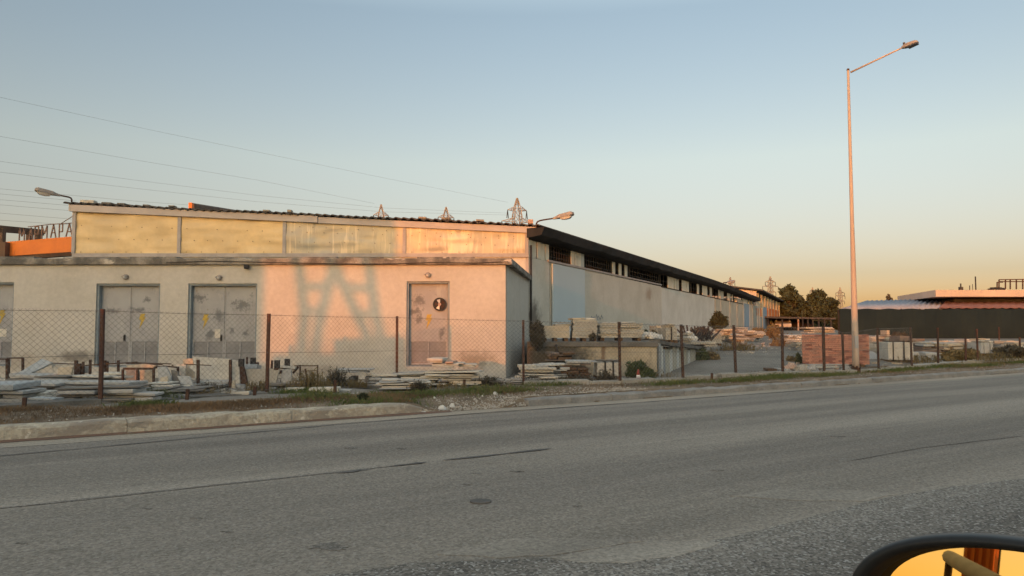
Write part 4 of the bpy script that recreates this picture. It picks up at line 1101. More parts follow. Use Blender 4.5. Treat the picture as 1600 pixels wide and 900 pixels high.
# ------------------------------------------------------------------ loading dock
dk = thing('loading_dock', 'raised concrete loading dock with stained front wall beside the warehouse side door', 'loading dock', (2.6, 19, .2))
DZ = P(930, 534, 19).z
d0, d1 = Vector((P(824, 540, 19.2).x, 19.2, 0)), Vector((P(1026, 540, 18.9).x, 18.9, 0))
dl = [(1026, 530.5, 583, 18.9), (1040, 534, 579, 20.0), (1062, 537, 571.5, 22.6), (1083, 540, 565, 25.4), (1098, 540, 560.5, 28.5)]
edge = []
for px, pt, pbm, Y in dl: q = P(px, pt, Y); edge.append(Vector((q.x, q.y, q.z)))
m = MB(); zt = DZ
m.prism([(d0.x, d0.y, .05), (d1.x, d1.y, .05), (d1.x, d1.y + .25, .05), (d0.x, d0.y + .25, .05)], (0, 0, zt - .13 - .05)); m.build('front_wall', mt['dock'], dk)
m = MB(); m.prism([(d0.x, d0.y - .05, zt - .129), (d1.x + .03, d1.y - .05, zt - .129), (d1.x + .03, d1.y + .4, zt - .129), (d0.x, d0.y + .4, zt - .129)], (0, 0, .13)); m.build('coping', mt['dock_top'], dk, .01)
m = MB()
top = [Vector((d0.x, d0.y + .401, zt - .01)), Vector((d1.x, d1.y + .401, zt - .01))] + [Vector((e.x - .1, e.y, min(e.z, zt) - .01)) for e in edge[1:]] + [WP(14, zt - .01, .02), WP(.3, zt - .01, .02)]
m.add(top, [list(range(len(top)))]); m.build('deck', mt['dock_top'], dk)
# side: posts and slabs set on edge
for i in range(len(edge) - 1):
    n = (4, 4, 5, 5)[i]
    for k in range(n):
        a_ = edge[i].lerp(edge[i + 1], k / n); b_ = edge[i].lerp(edge[i + 1], (k + 1) / n - .045)
        if i == 0 and k == 0: a_ = a_ + Vector((.02, .3, 0))
        m = MB(); dd = (b_ - a_).normalized(); off = Vector((dd.y, -dd.x, 0)) * -.12
        zb0 = tz(a_.x, a_.y) - .05; h0 = a_.z - r.uniform(.08, .22)
        m.hexa([(a_.x, a_.y, zb0), (b_.x, b_.y, zb0), (b_.x + off.x, b_.y + off.y, zb0), (a_.x + off.x, a_.y + off.y, zb0), (a_.x, a_.y, h0), (b_.x, b_.y, h0), (b_.x + off.x, b_.y + off.y, h0), (a_.x + off.x, a_.y + off.y, h0)])
        m.build('side_slab', (mt['wall_pale'], mt['marble_blue'], mt['wall_cream_panel'])[(i * n + k + 1) % 3 if i == 0 else r.choice((0, 2, 2))], dk)
    m = MB(); a_, b_ = edge[i], edge[i + 1]; o_ = Vector((-.16, .1, 0))
    m.hexa([(a_.x + o_.x, a_.y + .3, 0), (b_.x + o_.x, b_.y, 0), (b_.x + o_.x - .05, b_.y, 0), (a_.x + o_.x - .05, a_.y + .3, 0), (a_.x + o_.x, a_.y + .3, a_.z - .12), (b_.x + o_.x, b_.y, b_.z - .12), (b_.x + o_.x - .05, b_.y, b_.z - .12), (a_.x + o_.x - .05, a_.y + .3, a_.z - .12)]); m.build('gap_shade', mt['soffit_shade'], dk)  # near-black sheet added as the shade in the gaps between slabs
    m = MB(); m.bar((a_.x, a_.y + (.3 if i == 0 else 0), a_.z - .06), (b_.x, b_.y, b_.z - .06), .3, .09); m.build('side_coping', mt['dock_top'], dk)
m = MB(); m.tube([(d0.x + .75, d0.y - .12, .2), (d0.x + .75, d0.y - .12, .95), (d0.x + .72, d0.y - .12, 1.02)], .03, 8); m.build('standpipe', mt['black_steel'], dk)

# ------------------------------------------------------------------ street lamp
lb_ = GP(1337.5, 581.5)
lamp = thing('street_lamp', 'tall tapered street lamp with peeling paint and one slanted arm beside the red brick pallet', 'street lamp', lb_)
ztop_ = P(1327.5, 110, lb_.y).z
m = MB(); n = 8; H = ztop_ - lb_.z
m.tube([(lb_.x, lb_.y, lb_.z - .1), (lb_.x, lb_.y, lb_.z + .5), (lb_.x, lb_.y, lb_.z + 1.6), (lb_.x, lb_.y, lb_.z + H * .5), (lb_.x, lb_.y, ztop_)], [.098, .094, .086, .055, .035], 12, 0, True, True)
m.build('pole', mt['pole'], lamp)
m = MB(); m.tube([(lb_.x, lb_.y, ztop_), (lb_.x, lb_.y, ztop_ + .05)], [.042, .034], 10); m.build('cap', mt['rust'], lamp)
m = MB(); m.b2(lb_.x - .05, lb_.y - .102, lb_.z + .68, lb_.x + .05, lb_.y - .06, lb_.z + 1.03); m.build('service_hatch', mt['metal_door'], lamp, .004)
m = MB(); r = random.Random(5)
for k in range(14):
    a_ = 6.283 * k / 14; m.box((lb_.x + .098 * math.cos(a_), lb_.y + .098 * math.sin(a_), lb_.z + .04), (.05, .05, r.uniform(.08, .3)), Matrix.Rotation(a_, 3, 'Z'))
m.build('rusted_foot', mt['rust'], lamp)
road_dir = -KN
tipb = Vector((lb_.x, lb_.y, 0)) + road_dir * 1.25
arm_t = P(1411, 74, lb_.y - 1.05)
arm_b = P(1329, 113, lb_.y)
MB().tube([arm_b, arm_b.lerp(arm_t, .5), arm_t], [.028, .025, .022], 8).build('arm', mt['pole'], lamp)
hd_t = P(1434, 64, lb_.y - 1.33)
ax = (hd_t - arm_t).normalized(); sd_ = ax.cross(Vector((0, 0, 1))).normalized(); up_ = sd_.cross(ax)
Lh = (hd_t - arm_t).length
m = MB(); vs = []
for o, w_, lo, hi in ((-.10, .03, -.025, .03), (.10, .08, -.04, .05), (.35, .11, -.05, .055), (.85, .11, -.05, .035), (1.0, .08, -.045, .01)):
    c = arm_t + ax * o * Lh
    vs += [c + sd_ * w_ + up_ * lo, c - sd_ * w_ + up_ * lo, c - sd_ * w_ * .7 + up_ * hi, c + sd_ * w_ * .7 + up_ * hi]
m.add(vs, [[i * 4 + k, i * 4 + (k + 1) % 4, (i + 1) * 4 + (k + 1) % 4, (i + 1) * 4 + k] for i in range(4) for k in range(4)] + [[3, 2, 1, 0], [16, 17, 18, 19]])
h = m.build('lamp_head', mt['lamp_grey'], lamp, .006)
m = MB(); c0, c1 = arm_t + ax * .3 * Lh - up_ * .058, arm_t + ax * .97 * Lh - up_ * .058
m.hexa([c0 - sd_ * .11 - up_ * .02, c1 - sd_ * .09 - up_ * .02, c1 + sd_ * .09 - up_ * .02, c0 + sd_ * .11 - up_ * .02, c0 - sd_ * .11, c1 - sd_ * .09, c1 + sd_ * .09, c0 + sd_ * .11]); m.build('lens', mt['lamp_dark'], h)
m = MB(); c = arm_t + ax * .12 * Lh + up_ * .075; m.tube([c, c + up_ * .05], [.035, .03], 8); m.build('photocell', mt['lamp_dark'], h)

# ------------------------------------------------------------------ marble slabs
_sl = {}
def slab_mesh(seed, mk):
    if (seed, mk) in _sl: return _sl[(seed, mk)]
    r = random.Random(seed * 7 + 1); m = MB()
    pts = []
    for (x, y), (x2, y2) in (((-.5, -.5), (.5, -.5)), ((.5, -.5), (.5, .5)), ((.5, .5), (-.5, .5)), ((-.5, .5), (-.5, -.5))):
        n = r.choice((3, 4, 5))
        for k in range(n):
            f = (k + r.uniform(-.2, .2) * (k > 0)) / n
            j = r.uniform(-.05, .015) if k else r.uniform(-.06, 0)
            px, py = x + (x2 - x) * f, y + (y2 - y) * f
            s = 1 + j; pts.append((px * s, py * s))
    n = len(pts)
    ch = [r.uniform(.0, .02) for _ in pts]
    lay = [(0.0, .012), (.14, 0), (.86, 0), (1.0, .014)]
    for z, ins in lay:
        for (x, y), c in zip(pts, ch): m.v.append((x * (1 - ins - c * (z in (0.0, 1.0))), y * (1 - ins - c * (z in (0.0, 1.0))), z))
    for k in range(3):
        for i in range(n): m.f.append([k * n + i, k * n + (i + 1) % n, (k + 1) * n + (i + 1) % n, (k + 1) * n + i]); m.m.append(0); m.sm.append(False)
    m.f += [list(range(n))[::-1], [3 * n + i for i in range(n)]]; m.m += [0, 0]; m.sm += [False] * 2
    o = m.build('marble_slab', mt[mk]); me = o.data; bpy.data.objects.remove(o)
    _sl[(seed, mk)] = me
    return me
NSL = [0]
def slab(x, y, z, L, W, T, rz, mk, label, group, tilt=(0, 0), name='marble_slab', cat='slab'):
    o = bpy.data.objects.new(name, slab_mesh(random.Random(NSL[0]).randrange(9), mk)); NSL[0] += 1
    COL.objects.link(o); o.location = (x, y, z); o.rotation_euler = (tilt[0], tilt[1], rz); o.scale = (L, W, T)
    return tag(o, label, cat, group)
def pile(px0, px1, pt, pbm, W, mats, T, label, group=None, rz=0.0, cols=1, jit=.07, Y=None, z=None, Lk=1.0, seed=0, bow=0.0, name='marble_slab', cat='slab'):
    r = random.Random(seed + int(px0 * 3 + pbm))
    if Y is None: g = GP((px0 + px1) / 2, pbm)
    else:
        q = P((px0 + px1) / 2, pbm, Y); g = Vector((q.x, Y, q.z if z is None else z))
    K = g.y / FPX; Ltot = (px1 - px0) * K; H = (pbm - pt) * K
    group = group or ('slabs: ' + label)
    for c in range(cols):
        Lc = Ltot / cols
        cx = g.x - Ltot / 2 + Lc * (c + .5)
        hz = H * (1 - bow * abs((c + .5) / cols - .5) * 2) * r.uniform(.88, 1.0)
        zc = 0; side = r.choice((-1, 1))
        while zc < hz - T * .5:
            t = T * r.uniform(.45, 1.45)
            k = r.random()
            spans = [(0, 1)] if k < .5 else ([(0, r.uniform(.35, .65))] if k < .6 and zc > hz * .6 else None)
            if spans is None:
                c_ = r.uniform(.3, .7); spans = [(0, c_ - r.uniform(0, .06)), (c_ + r.uniform(0, .06), 1)]
            for f0, f1 in spans:
                l = Lc * (f1 - f0) * r.uniform(.9, 1.12) * Lk
                ox = Lc * ((f0 + f1) / 2 - .5) + r.gauss(0, jit) * Lc * .8
                slab(cx + ox, g.y + W / 2 + r.gauss(0, jit) * W, g.z + zc + .004, l, W * r.uniform(.6, 1.1), t * r.uniform(.75, 1), rz + r.gauss(0, .09), r.choice(mats), label, group, (r.gauss(0, .02), r.gauss(0, .02)), name, cat)
            zc += t + r.uniform(.002, .014)
    return g
def slab_poly(pix, Y, T, mk, label, lean=.15, name='marble_slab', cat='slab', group=None):
    """a broken slab standing or leaning: outline given at its own distance, leaning back with height"""
    q = [P(px, py, Y) for px, py in pix]; z0 = min(v.z for v in q)
    q = [Vector((v.x, Y + (v.z - z0) * lean, v.z)) for v in q]
    m = MB(); m.prism(q, (0, T, T * lean * -.5))
    return tag(recenter(m.build(name, mt[mk], None, .006)), label, cat, group)
WHT = ['marble_white', 'marble_white', 'marble_grey']; GRY = ['marble_grey', 'marble_dark', 'marble_grey', 'marble_white']; MIX = ['marble_white', 'marble_grey', 'marble_tan', 'marble_dark']
# left: long offcuts in a low sprawling pile by the first fence post
pile(70, 190, 604, 631, .55, ['marble_grey', 'marble_dark', 'marble_grey'], .05, 'long grey slab in the low sprawling pile behind the first full fence post', 'slabs in the low pile behind the first post', .05, 1, .12, seed=1)
pile(160, 240, 609, 629, .5, ['marble_grey', 'marble_white'], .055, 'long grey slab in the neat low layers right of the first full fence post', 'slabs in the low layers right of the first post', .03, 1, .06, seed=2)
pile(40, 160, 588, 611, .6, GRY + ['marble_blue'], .045, 'flat slab in the rear layers of the sprawling pile below the first grey double door', 'slabs in the rear layers of the pile', -.04, 2, .12, Y=14.6, z=.22, seed=3)
pile(130, 205, 583, 606, .6, ['marble_white', 'marble_grey', 'marble_blue'], .05, 'pale slab piled behind the first full fence post, against the rusty rack', 'pale slabs behind the first post', .08, 1, .1, Y=14.9, z=.22, seed=4)
pile(-60, 26, 596, 632, .7, ['marble_blue', 'marble_grey', 'marble_white'], .075, 'thick bluish slab in the stack at the left edge of the photo', 'bluish slabs at the left edge', .1, 1, .05, seed=5)
pile(20, 60, 612, 628, .6, ['marble_white'], .07, 'whitish slab beside the bluish stack at the left edge', 'whitish slabs by the bluish stack', .2, 1, .06, seed=6)
pile(40, 82, 622, 634, .35, ['marble_blue'], .06, 'bluish white slab lying at the fence between stub post and first post', None, 0, 1, .04, seed=7)
pile(0, 75, 582, 600, .7, ['marble_dark', 'marble_grey'], .05, 'dark weathered slab in the stack below the tilted bluish sheet', 'dark slabs under the tilted sheet', 0, 1, .08, Y=15.2, z=.22, seed=8)
slab_poly([(26, 584), (52, 561), (73, 567), (46, 584)], 15.6, .05, 'marble_blue', 'bluish slab tilted up under the wall at the left', .9)
slab_poly([(76, 567), (119, 566), (122, 582), (84, 585)], 15.9, .06, 'marble_white', 'whitish slab propped on the rack left of the first full fence post', .3)
slab_poly([(124, 572), (140, 571), (141, 583), (125, 583)], 16.0, .06, 'marble_grey', 'small grey slab propped left of the first grey double door', .2)
slab_poly([(72, 586), (90, 585), (92, 593), (74, 594)], 15.0, .06, 'rock_pink', 'small pinkish slab on edge in the row of rack blocks', .1)
pile(84, 205, 598, 620, .55, ['marble_grey', 'marble_dark', 'marble_white'], .045, 'long slab in the middle of the sprawling pile, crossing behind the first post', 'long slabs in the middle of the pile', -.05, 1, .13, Y=13.6, z=.2, seed=32)
pile(-20, 90, 603, 622, .6, ['marble_dark', 'marble_grey', 'marble_white'], .05, 'slab in the dark low stack between bluish stack and first post', 'slabs in the dark low stack', .06, 1, .12, Y=13.3, z=.2, seed=33)
pile(178, 262, 598, 616, .5, ['marble_grey', 'marble_white', 'marble_tan'], .045, 'slab in the low stack just in front of the rusty rack', 'slabs just before the rack', .04, 1, .1, Y=13.9, z=.2, seed=34)
pile(-60, 40, 578, 596, .6, ['marble_white', 'marble_tan', 'marble_dark'], .05, 'slab in the rear stack below the leftmost grey door', 'slabs in the rear stack at the left', 0, 1, .1, Y=15.4, z=.2, seed=35)
pile(404, 470, 600, 611, .5, ['marble_grey', 'marble_dark'], .045, 'slab lying in the weeds between the two dark A frames', 'slabs between the A frames', .03, 1, .1, Y=14.8, z=.2, seed=36)
pile(590, 660, 592, 607, .5, ['marble_white', 'marble_grey'], .045, 'broken slab at the left foot of the big white pile', 'broken slabs at the left foot', .06, 1, .12, Y=14.9, z=.2, seed=37)
slab_poly([(284, 561), (300, 560), (303, 590), (287, 592)], 16.1, .05, 'marble_tan', 'narrow tan slab standing behind the largest leaning slab', .1)
slab_poly([(402, 578), (418, 577), (416, 596), (404, 597)], 15.9, .05, 'marble_white', 'small pale slab standing just left of the second full fence post', .1)
slab_poly([(88, 574), (112, 573), (110, 588), (90, 590)], 15.5, .06, 'marble_tan', 'tan slab on edge in front of the row of dark stakes', .2)
for i, (a_, b_, mk) in enumerate([(97, 116, 'marble_white'), (125, 134, 'marble_tan'), (161, 168, 'marble_white'), (171, 176, 'marble_white'), (180, 186, 'marble_tan')]):
    slab_poly([(a_, 586.5), (b_, 586), (b_, 595), (a_ + 1, 595.5)], 15.05 + i * .02, .08, mk, ['white block, widest of the small blocks on edge under the rear slabs', 'tan block on edge left of the first full fence post', 'white narrow block on edge just right of the first full fence post', 'white narrow block on edge, second right of the first post', 'tan narrow block on edge below the rusty rack'][i], 0, 'stone_block', 'block')
slab_poly([(195, 576), (213, 575), (213, 607), (197, 606)], 14.9, .05, 'rock_pink', 'pinkish slab leaning inside the left half of the rusty rack', .12)
slab_poly([(217, 576), (239, 575), (241, 609), (218, 608)], 14.85, .05, 'marble_tan', 'tan slab leaning inside the right half of the rusty rack', .12)
slab_poly([(196, 571), (224, 568.5), (243, 571), (238, 575), (200, 576)], 15.1, .3, 'marble_tan', 'flat tan slab lying across the top of the rusty rack', .2)
slab_poly([(241, 574), (255, 573), (264, 588), (268, 611), (252, 611), (246, 596)], 14.5, .06, 'marble_grey', 'broken grey slab leaning at the right end of the rusty rack', .25)
slab_poly([(248, 590), (259, 588), (264, 608), (250, 609)], 14.35, .05, 'marble_tan', 'small tan slab leaning in front of the broken grey one', .25)
slab_poly([(262, 578), (272, 580), (290, 611), (272, 612)], 14.6, .06, 'marble_dark', 'dark grey slab leaning right of the broken grey slab', .3)
slab_poly([(272, 588), (292, 588), (299, 600), (302, 608), (294, 601), (281, 601)], 14.5, .06, 'marble_grey', 'crooked grey slab at the top of the heap right of the rack', .5)
slab_poly([(281, 602), (294, 601), (300, 612), (287, 612)], 14.4, .06, 'marble_white', 'whitish slab piece at the foot of the heap right of the rack', .4)
slab_poly([(270, 570), (290, 569), (288, 590), (271, 588)], 15.9, .05, 'marble_white', 'white slab standing behind the rack left of the second double door', .1)
slab_poly([(298, 557), (358, 561), (359, 602), (318, 601), (308, 585), (292, 574), (301, 570)], 15.6, .05, 'marble_white', 'largest pale slab leaning in front of the second grey double door', .13)
slab_poly([(360, 562), (372, 564), (375, 608), (365, 608), (361, 593)], 15.3, .05, 'marble_white', 'tall narrow pale slab right of the largest leaning slab', .1)
slab_poly([(362, 595), (366, 594), (367, 609), (361, 608)], 15.1, .05, 'marble_tan', 'small tan offcut standing at the foot of the rusty post', .1)
slab_poly([(374, 569), (401, 569), (401, 576), (376, 577)], 15.7, .3, 'marble_blue', 'bluish white slab lying flat over the dark A frame', .3)
slab_poly([(380, 577), (436, 576), (428, 608), (388, 610), (384, 600)], 15.4, .06, 'marble_dust', 'wide tan slab leaning between the two dark A frames', .12)
slab_poly([(440, 577), (454, 577), (456, 604), (437, 606)], 15.5, .06, 'marble_grey', 'grey slab leaning against the second dark A frame', .12)
slab_poly([(433, 570), (462, 573), (461, 577), (434, 574)], 15.8, .25, 'marble_white', 'thin white slab lying on the second dark A frame', .2)
slab_poly([(452, 597), (471, 596), (472, 608), (453, 609)], 14.9, .15, 'marble_tan', 'tan block standing in the weeds right of the second A frame', .05, 'stone_block', 'block')
pile(300, 350, 601, 612, .8, ['marble_dark', 'marble_grey'], .045, 'dark slab lying under the largest leaning slab', 'dark slabs under the largest leaning slab', 0, 1, .1, Y=15.1, z=.2, seed=9)
pile(346, 384, 609.5, 618, .22, ['marble_white'], .14, 'white squared bar of marble lying behind the plinth before the tan slab', None, .05, 1, .02, seed=10)
pile(440, 525, 607, 614, .5, ['marble_white'], .06, 'long white slab lying on the verge between the two clumps of weeds', None, .12, 1, .03, seed=11)
pile(500, 548, 609, 612, .3, ['marble_grey'], .04, 'thin grey slab on the ground left of the cut stub post', None, .06, 1, .03, seed=12)
pile(150, 300, 613, 624, .9, ['marble_grey', 'marble_dark'], .03, 'thin grey sheet lying on the ground in front of the rusty rack', 'thin sheets in front of the rack', .03, 2, .1, Y=13.4, z=.2, seed=31)
# middle: table-like slab and the white pile below the single door
pile(520, 575, 584, 591, .7, ['marble_grey'], .06, 'grey slab laid like a table over dry grass left of the white pile', None, .02, 1, .02, Y=15.6, z=.48, seed=13)
for px in (524, 545, 568): pile(px, px + 7, 591, 604, .5, ['marble_dark'], .09, 'dark block holding up the table-like grey slab', 'dark blocks under the table-like slab', 0, 1, .02, Y=15.6, z=.2, seed=14)
pile(570, 620, 579, 600, .7, ['marble_grey', 'marble_white', 'marble_blue'], .05, 'grey slab in the stack left of the third full fence post', 'grey slabs left of the third post', .05, 1, .08, Y=15.7, z=.2, seed=15)
pile(618, 668, 584, 606, .6, WHT + ['marble_white'], .045, 'white slab in the left half of the big pile below the single door', 'white slabs, left half of the big pile', .04, 1, .1, seed=16)
pile(655, 742, 577, 605, .7, ['marble_white', 'marble_white', 'marble_white', 'marble_tan'], .045, 'white slab in the right half of the big pile below the single door', 'white slabs, right half of the big pile', -.02, 1, .09, seed=17)
pile(672, 712, 568, 580, .7, ['marble_white', 'rock_pink'], .05, 'white slab topping the big pile right under the single door', 'white slabs topping the big pile', 0, 1, .06, Y=15.6, z=.62, seed=18)
pile(694, 738, 572, 583, .6, ['marble_white'], .05, 'white slab on the upper right of the big pile', 'white slabs on the upper right of the big pile', .03, 1, .1, Y=15.8, z=.58, seed=19)
pile(742, 778, 592, 603, .5, ['marble_dark', 'marble_grey'], .05, 'dark offcut between the big white pile and the annex corner', 'dark offcuts at the annex corner', .1, 1, .1, seed=20)
# at the dock foot
pile(806, 862, 570, 600, .7, WHT, .05, 'pale slab in the left part of the pile at the foot of the dock', 'pale slabs at the dock foot, left part', .0, 1, .09, seed=21)
pile(846, 888, 569, 597, .7, ['marble_white', 'marble_white', 'marble_grey', 'marble_blue'], .05, 'pale slab in the right part of the pile at the foot of the dock', 'pale slabs at the dock foot, right part', .03, 1, .08, seed=22)
pile(800, 840, 590, 601, .5, GRY, .045, 'grey slab low at the left end of the pile at the dock foot', 'grey slabs low at the dock foot', .08, 1, .1, seed=23)
pile(856, 895, 560, 572, .9, ['wood', 'wood_grey'], .05, 'weathered board on top of the timber stack behind the pale slabs', 'boards on the timber stack', .02, 1, .06, Y=18.3, z=.62, seed=24, name='timber_board', cat='board')
pile(880, 922, 571, 597, .7, ['wood', 'wood', 'wood_grey'], .06, 'brown board in the timber stack in front of the dock', 'brown boards in front of the dock', .02, 1, .07, seed=25, name='timber_board', cat='board')
pile(884, 926, 564, 571, .8, ['wood_grey', 'marble_grey'], .05, 'greyish board lying across the brown timber stack', 'greyish boards across the timber stack', .02, 1, .05, Y=17.2, z=.56, seed=26, name='timber_board', cat='board')
# crates, packs and stacks that stand as one strapped body
def strapped(px0, px1, pt, pbm, Y, D, rows, colsn, mk, label, straps=(.3, .7), rz=0, z=None, name='strapped_pack', cat='pallet', skid=True, jit=.012, lean=0.0, strapmat='black_steel'):
    q0, q1 = P(px0, pbm, Y), P(px1, pbm, Y); zb = q0.z if z is None else z; zt = P(px0, pt, Y).z
    Wd = q1.x - q0.x; cx = (q0.x + q1.x) / 2
    t = thing(name, label, cat, (cx, Y, zb), rz)
    r = random.Random(int(px0)); sk = .09 if skid else 0
    if skid:
        for f in (-.42, 0, .42):
            m = MB(); m.b2(Wd * f - .05, 0, 0, Wd * f + .05, D, sk - .004); m.build('skid', mt['wood'], t, local=True)
    m = MB(); hh = (zt - zb - sk) / rows
    for a_ in range(rows):
        for b_ in range(colsn):
            x0_, x1_ = -Wd / 2 + Wd * b_ / colsn, -Wd / 2 + Wd * (b_ + 1) / colsn
            j = r.uniform(-jit, jit); le = lean * hh * (a_ + .5) + r.uniform(-jit, jit) * .9
            if a_ == rows - 1 and r.random() < .12: continue
            m.b2(x0_ + .004 + le, j, sk + hh * a_ + .003, x1_ - .004 + le, D + r.uniform(-jit, jit), sk + hh * (a_ + 1) - .003)
    m.build('stones', mt[mk] if isinstance(mk, str) else mk, t, local=True)
    for f in straps:
        m = MB(); x = -Wd / 2 + Wd * f
        m.b2(x - .02, -.03, sk, x + .02, -.018, zt - zb + .02); m.b2(x - .02, -.03, zt - zb + .021, x + .02, D + .03, zt - zb + .03); m.build('strap', mt[strapmat], t, local=True)
    return t
strapped(848, 888, 509, 526.5, 19.6, .8, 2, 1, 'marble_tan', 'tan stone block with a step, leftmost on the dock', (), 0, DZ, 'stone_block', 'block', True, .03, .25)
strapped(894, 932, 500.5, 527, 19.8, .8, 7, 1, 'marble_dust', 'square pack of grey stone on the dock beside the tan block', (), 0, DZ, 'strapped_pack', 'pallet', True, .02, .06)
pile(893, 930, 499, 503, .8, ['marble_tan', 'marble_white'], .05, 'flat slab lying on top of the square grey pack on the dock', None, 0, 1, .03, Y=19.9, z=P(900, 501, 19.8).z, seed=27)
strapped(936, 1004, 505, 528, 20.2, .9, 7, 2, 'marble_dust', 'long loose pack of pale slabs on the dock before the scrawl', (), 0, DZ, 'strapped_pack', 'pallet', True, .06)
pile(940, 998, 502, 506, .9, ['marble_grey', 'marble_white'], .035, 'thin slab laid over the long loose pack on the dock', None, 0, 1, .05, Y=20.3, z=P(940, 505.5, 20.2).z, seed=28)
strapped(1040, 1058, 512, 535, 21.6, .8, 5, 1, 'marble_dust', 'pale pack of stone at the end of the dock behind the rubble', (.5,), .1, P(1050, 536, 21.6).z)
strapped(1026, 1042, 509, 524, 23, .8, 4, 1, 'marble_tan', 'tan pack of stone behind the white rubble on the dock', (), .1, P(1030, 530, 23).z)
pile(1040, 1056, 504.5, 512, .7, ['marble_white', 'marble_tan'], .05, 'slab on top of the pale pack at the dock end', 'slabs topping the pack at the dock end', .1, 1, .06, Y=21.7, z=P(1050, 512, 21.6).z, seed=29)
pl_ = GP(952, 594)
strapped(933, 971, 567, 593, pl_.y, .8, 2, 3, 'marble_white', 'white boxed stone on a skid with dark straps before the dock', (.33, .66), .0, pl_.z)
pile(932, 975, 563, 568, .8, ['marble_grey', 'marble_dark'], .03, 'loose grey sheet lying on the white boxed stone', 'sheets on the white boxed stone', .05, 1, .06, Y=pl_.y, z=P(940, 567, pl_.y).z, seed=30)
# brick pack
mt['brick'] = M('red_brick', (.50, .20, .13), (.58, .29, .20), 3.5, .95, .4, 30, fine=.15, contrast=(.25, .75))
bg_ = GP(1306, 572.5)
bt = thing('brick_pallet', 'square pack of red bricks on a pallet behind the street lamp', 'pallet', (bg_.x, bg_.y, bg_.z), -.36)
K = bg_.y / FPX; BW, BH = 96 * K, 49.5 * K; r = random.Random(77); sk = .07
m = MB(); rows, cn = 15, 10; hh = (BH - sk) / rows; ww = BW / cn
for a_ in range(rows):
    xs_ = [0] + [(b_ + (.5 if a_ % 2 else 0) + r.uniform(-.04, .04)) for b_ in range(1 if not a_ % 2 else 0, cn)] + [cn]
    for x0_, x1_ in zip(xs_, xs_[1:]):
        if x1_ - x0_ < .1: continue
        dm = r.uniform(0, .022)
        m.b2(-BW / 2 + ww * x0_ + .003, dm, sk + hh * a_ + .004, -BW / 2 + ww * x1_ - .004, .25, sk + hh * (a_ + 1) - r.uniform(.003, .012), r.choice((0, 0, 0, 0, 1, 1, 2)))
    for s in (-1, 1):
        for k in range(4):
            m.b2(s * (BW / 2 - .12), .26 + k * .22, sk + hh * a_ + .004, s * (BW / 2 - r.uniform(0, .015)), .26 + k * .22 + .212, sk + hh * (a_ + 1) - .003, r.choice((0, 1)))
m.b2(-BW / 2 + .13, .255, sk, BW / 2 - .13, 1.1, sk + BH - sk - .01, 0)
m.build('bricks', [mt['brick'], M('pale_brick', (.47, .25, .18), (.38, .19, .135), 3, .95, .4, 30), M('dark_brick', (.28, .115, .085), (.35, .15, .11), 3, .95, .4, 30)], bt, local=True)
for f in (-.4, 0, .4):
    m = MB(); m.b2(BW * f - .06, .02, 0, BW * f + .06, 1.08, sk - .004); m.build('skid', mt['wood'], bt, local=True)
# rubble stones
def rock(px, pbm, wpx, hpx, mk, label, group=None, Y=None, z=None, seed=0, name='rubble_stone', cat='stone'):
    r = random.Random(seed + int(px * 7)); g = GP(px, pbm) if Y is None else P(px, pbm, Y)
    if z is not None: g.z = z
    K = g.y / FPX; a_, b_, c_ = wpx * K / 2, wpx * K * .4, hpx * K
    m = MB(); n, k = 9, 5; vs = []
    for j in range(k):
        f = j / (k - 1); rr_ = (1.0, 1.08, 1.0, .8, .45)[j]
        for i in range(n):
            an = 6.283 * i / n; q = rr_ * r.uniform(.78, 1.12)
            vs.append((g.x + a_ * q * math.cos(an), g.y + b_ + b_ * q * math.sin(an), g.z - .02 + (c_ + .02) * (f + r.uniform(-.08, .08) * (j > 0))))
    fs = [[j * n + i, j * n + (i + 1) % n, (j + 1) * n + (i + 1) % n, (j + 1) * n + i] for j in range(k - 1) for i in range(n)] + [list(range(n))[::-1], [(k - 1) * n + i for i in range(n)]]
    m.add(vs, fs)
    return tag(recenter(m.build(name, mt[mk])), label, cat, group)
rock(1240, 578, 22, 10, 'rock_pink', 'pinkish squared rubble stone right of the dark alley post')
rock(1232, 583, 16, 6, 'rock', 'low pale stone at the foot of the dark alley post')
rock(1256, 584, 24, 13, 'rock', 'rounded brownish boulder between pinkish stone and grey wedge')
rock(1273, 583, 19, 12, 'marble_grey', 'grey wedge of stone in front of the brick pallet')
rock(1308, 580, 9, 8.5, 'rock_pink', 'small tan cube of stone before the brick pallet')
rock(1326, 581, 16, 9, 'marble_grey', 'grey lump of stone at the left foot of the street lamp')
pile(1262, 1336, 569, 574, .5, ['marble_grey'], .05, 'grey slab lying along the front of the brick pallet', 'slabs lying before the brick pallet', .03, 1, .03, seed=40)
pile(1255, 1315, 576, 580, .4, ['marble_white', 'marble_grey'], .05, 'pale slab bridging the stones before the brick pallet', None, .02, 1, .03, Y=21.0, z=.30, seed=41)
pile(1200, 1226, 577, 584, .5, ['marble_grey', 'wood'], .05, 'low plank or slab left of the dark alley post', 'low planks left of the alley post', .05, 1, .06, seed=42)
def heap(cx, cy_, w, h, n, mk, label, group, Y, sz, z=None):
    r = random.Random(int(cx)); 
    for k in range(n):
        f = r.gauss(0, .4); f = max(-1, min(1, f)); hh = (1 - abs(f)) * r.random()
        rock(cx + f * w, cy_ - hh * h, sz * r.uniform(.6, 1.3), sz * r.uniform(.4, .8), mk, label, group, Y + r.uniform(-.3, .5) * 1.5 * (1 - hh), None, k)
heap(1014, 529, 22, 7, 40, 'rubble_white', 'lump of white rubble in the heap on the dock edge', 'white rubble on the dock edge', 20.5, 8)
pile(1058, 1080, 519, 535, .8, ['marble_dust', 'marble_white'], .07, 'slab in the small stack on the dock end beside the pale pack', 'slabs beside the pale pack', .1, 1, .08, Y=23.2, z=1.0, seed=130)
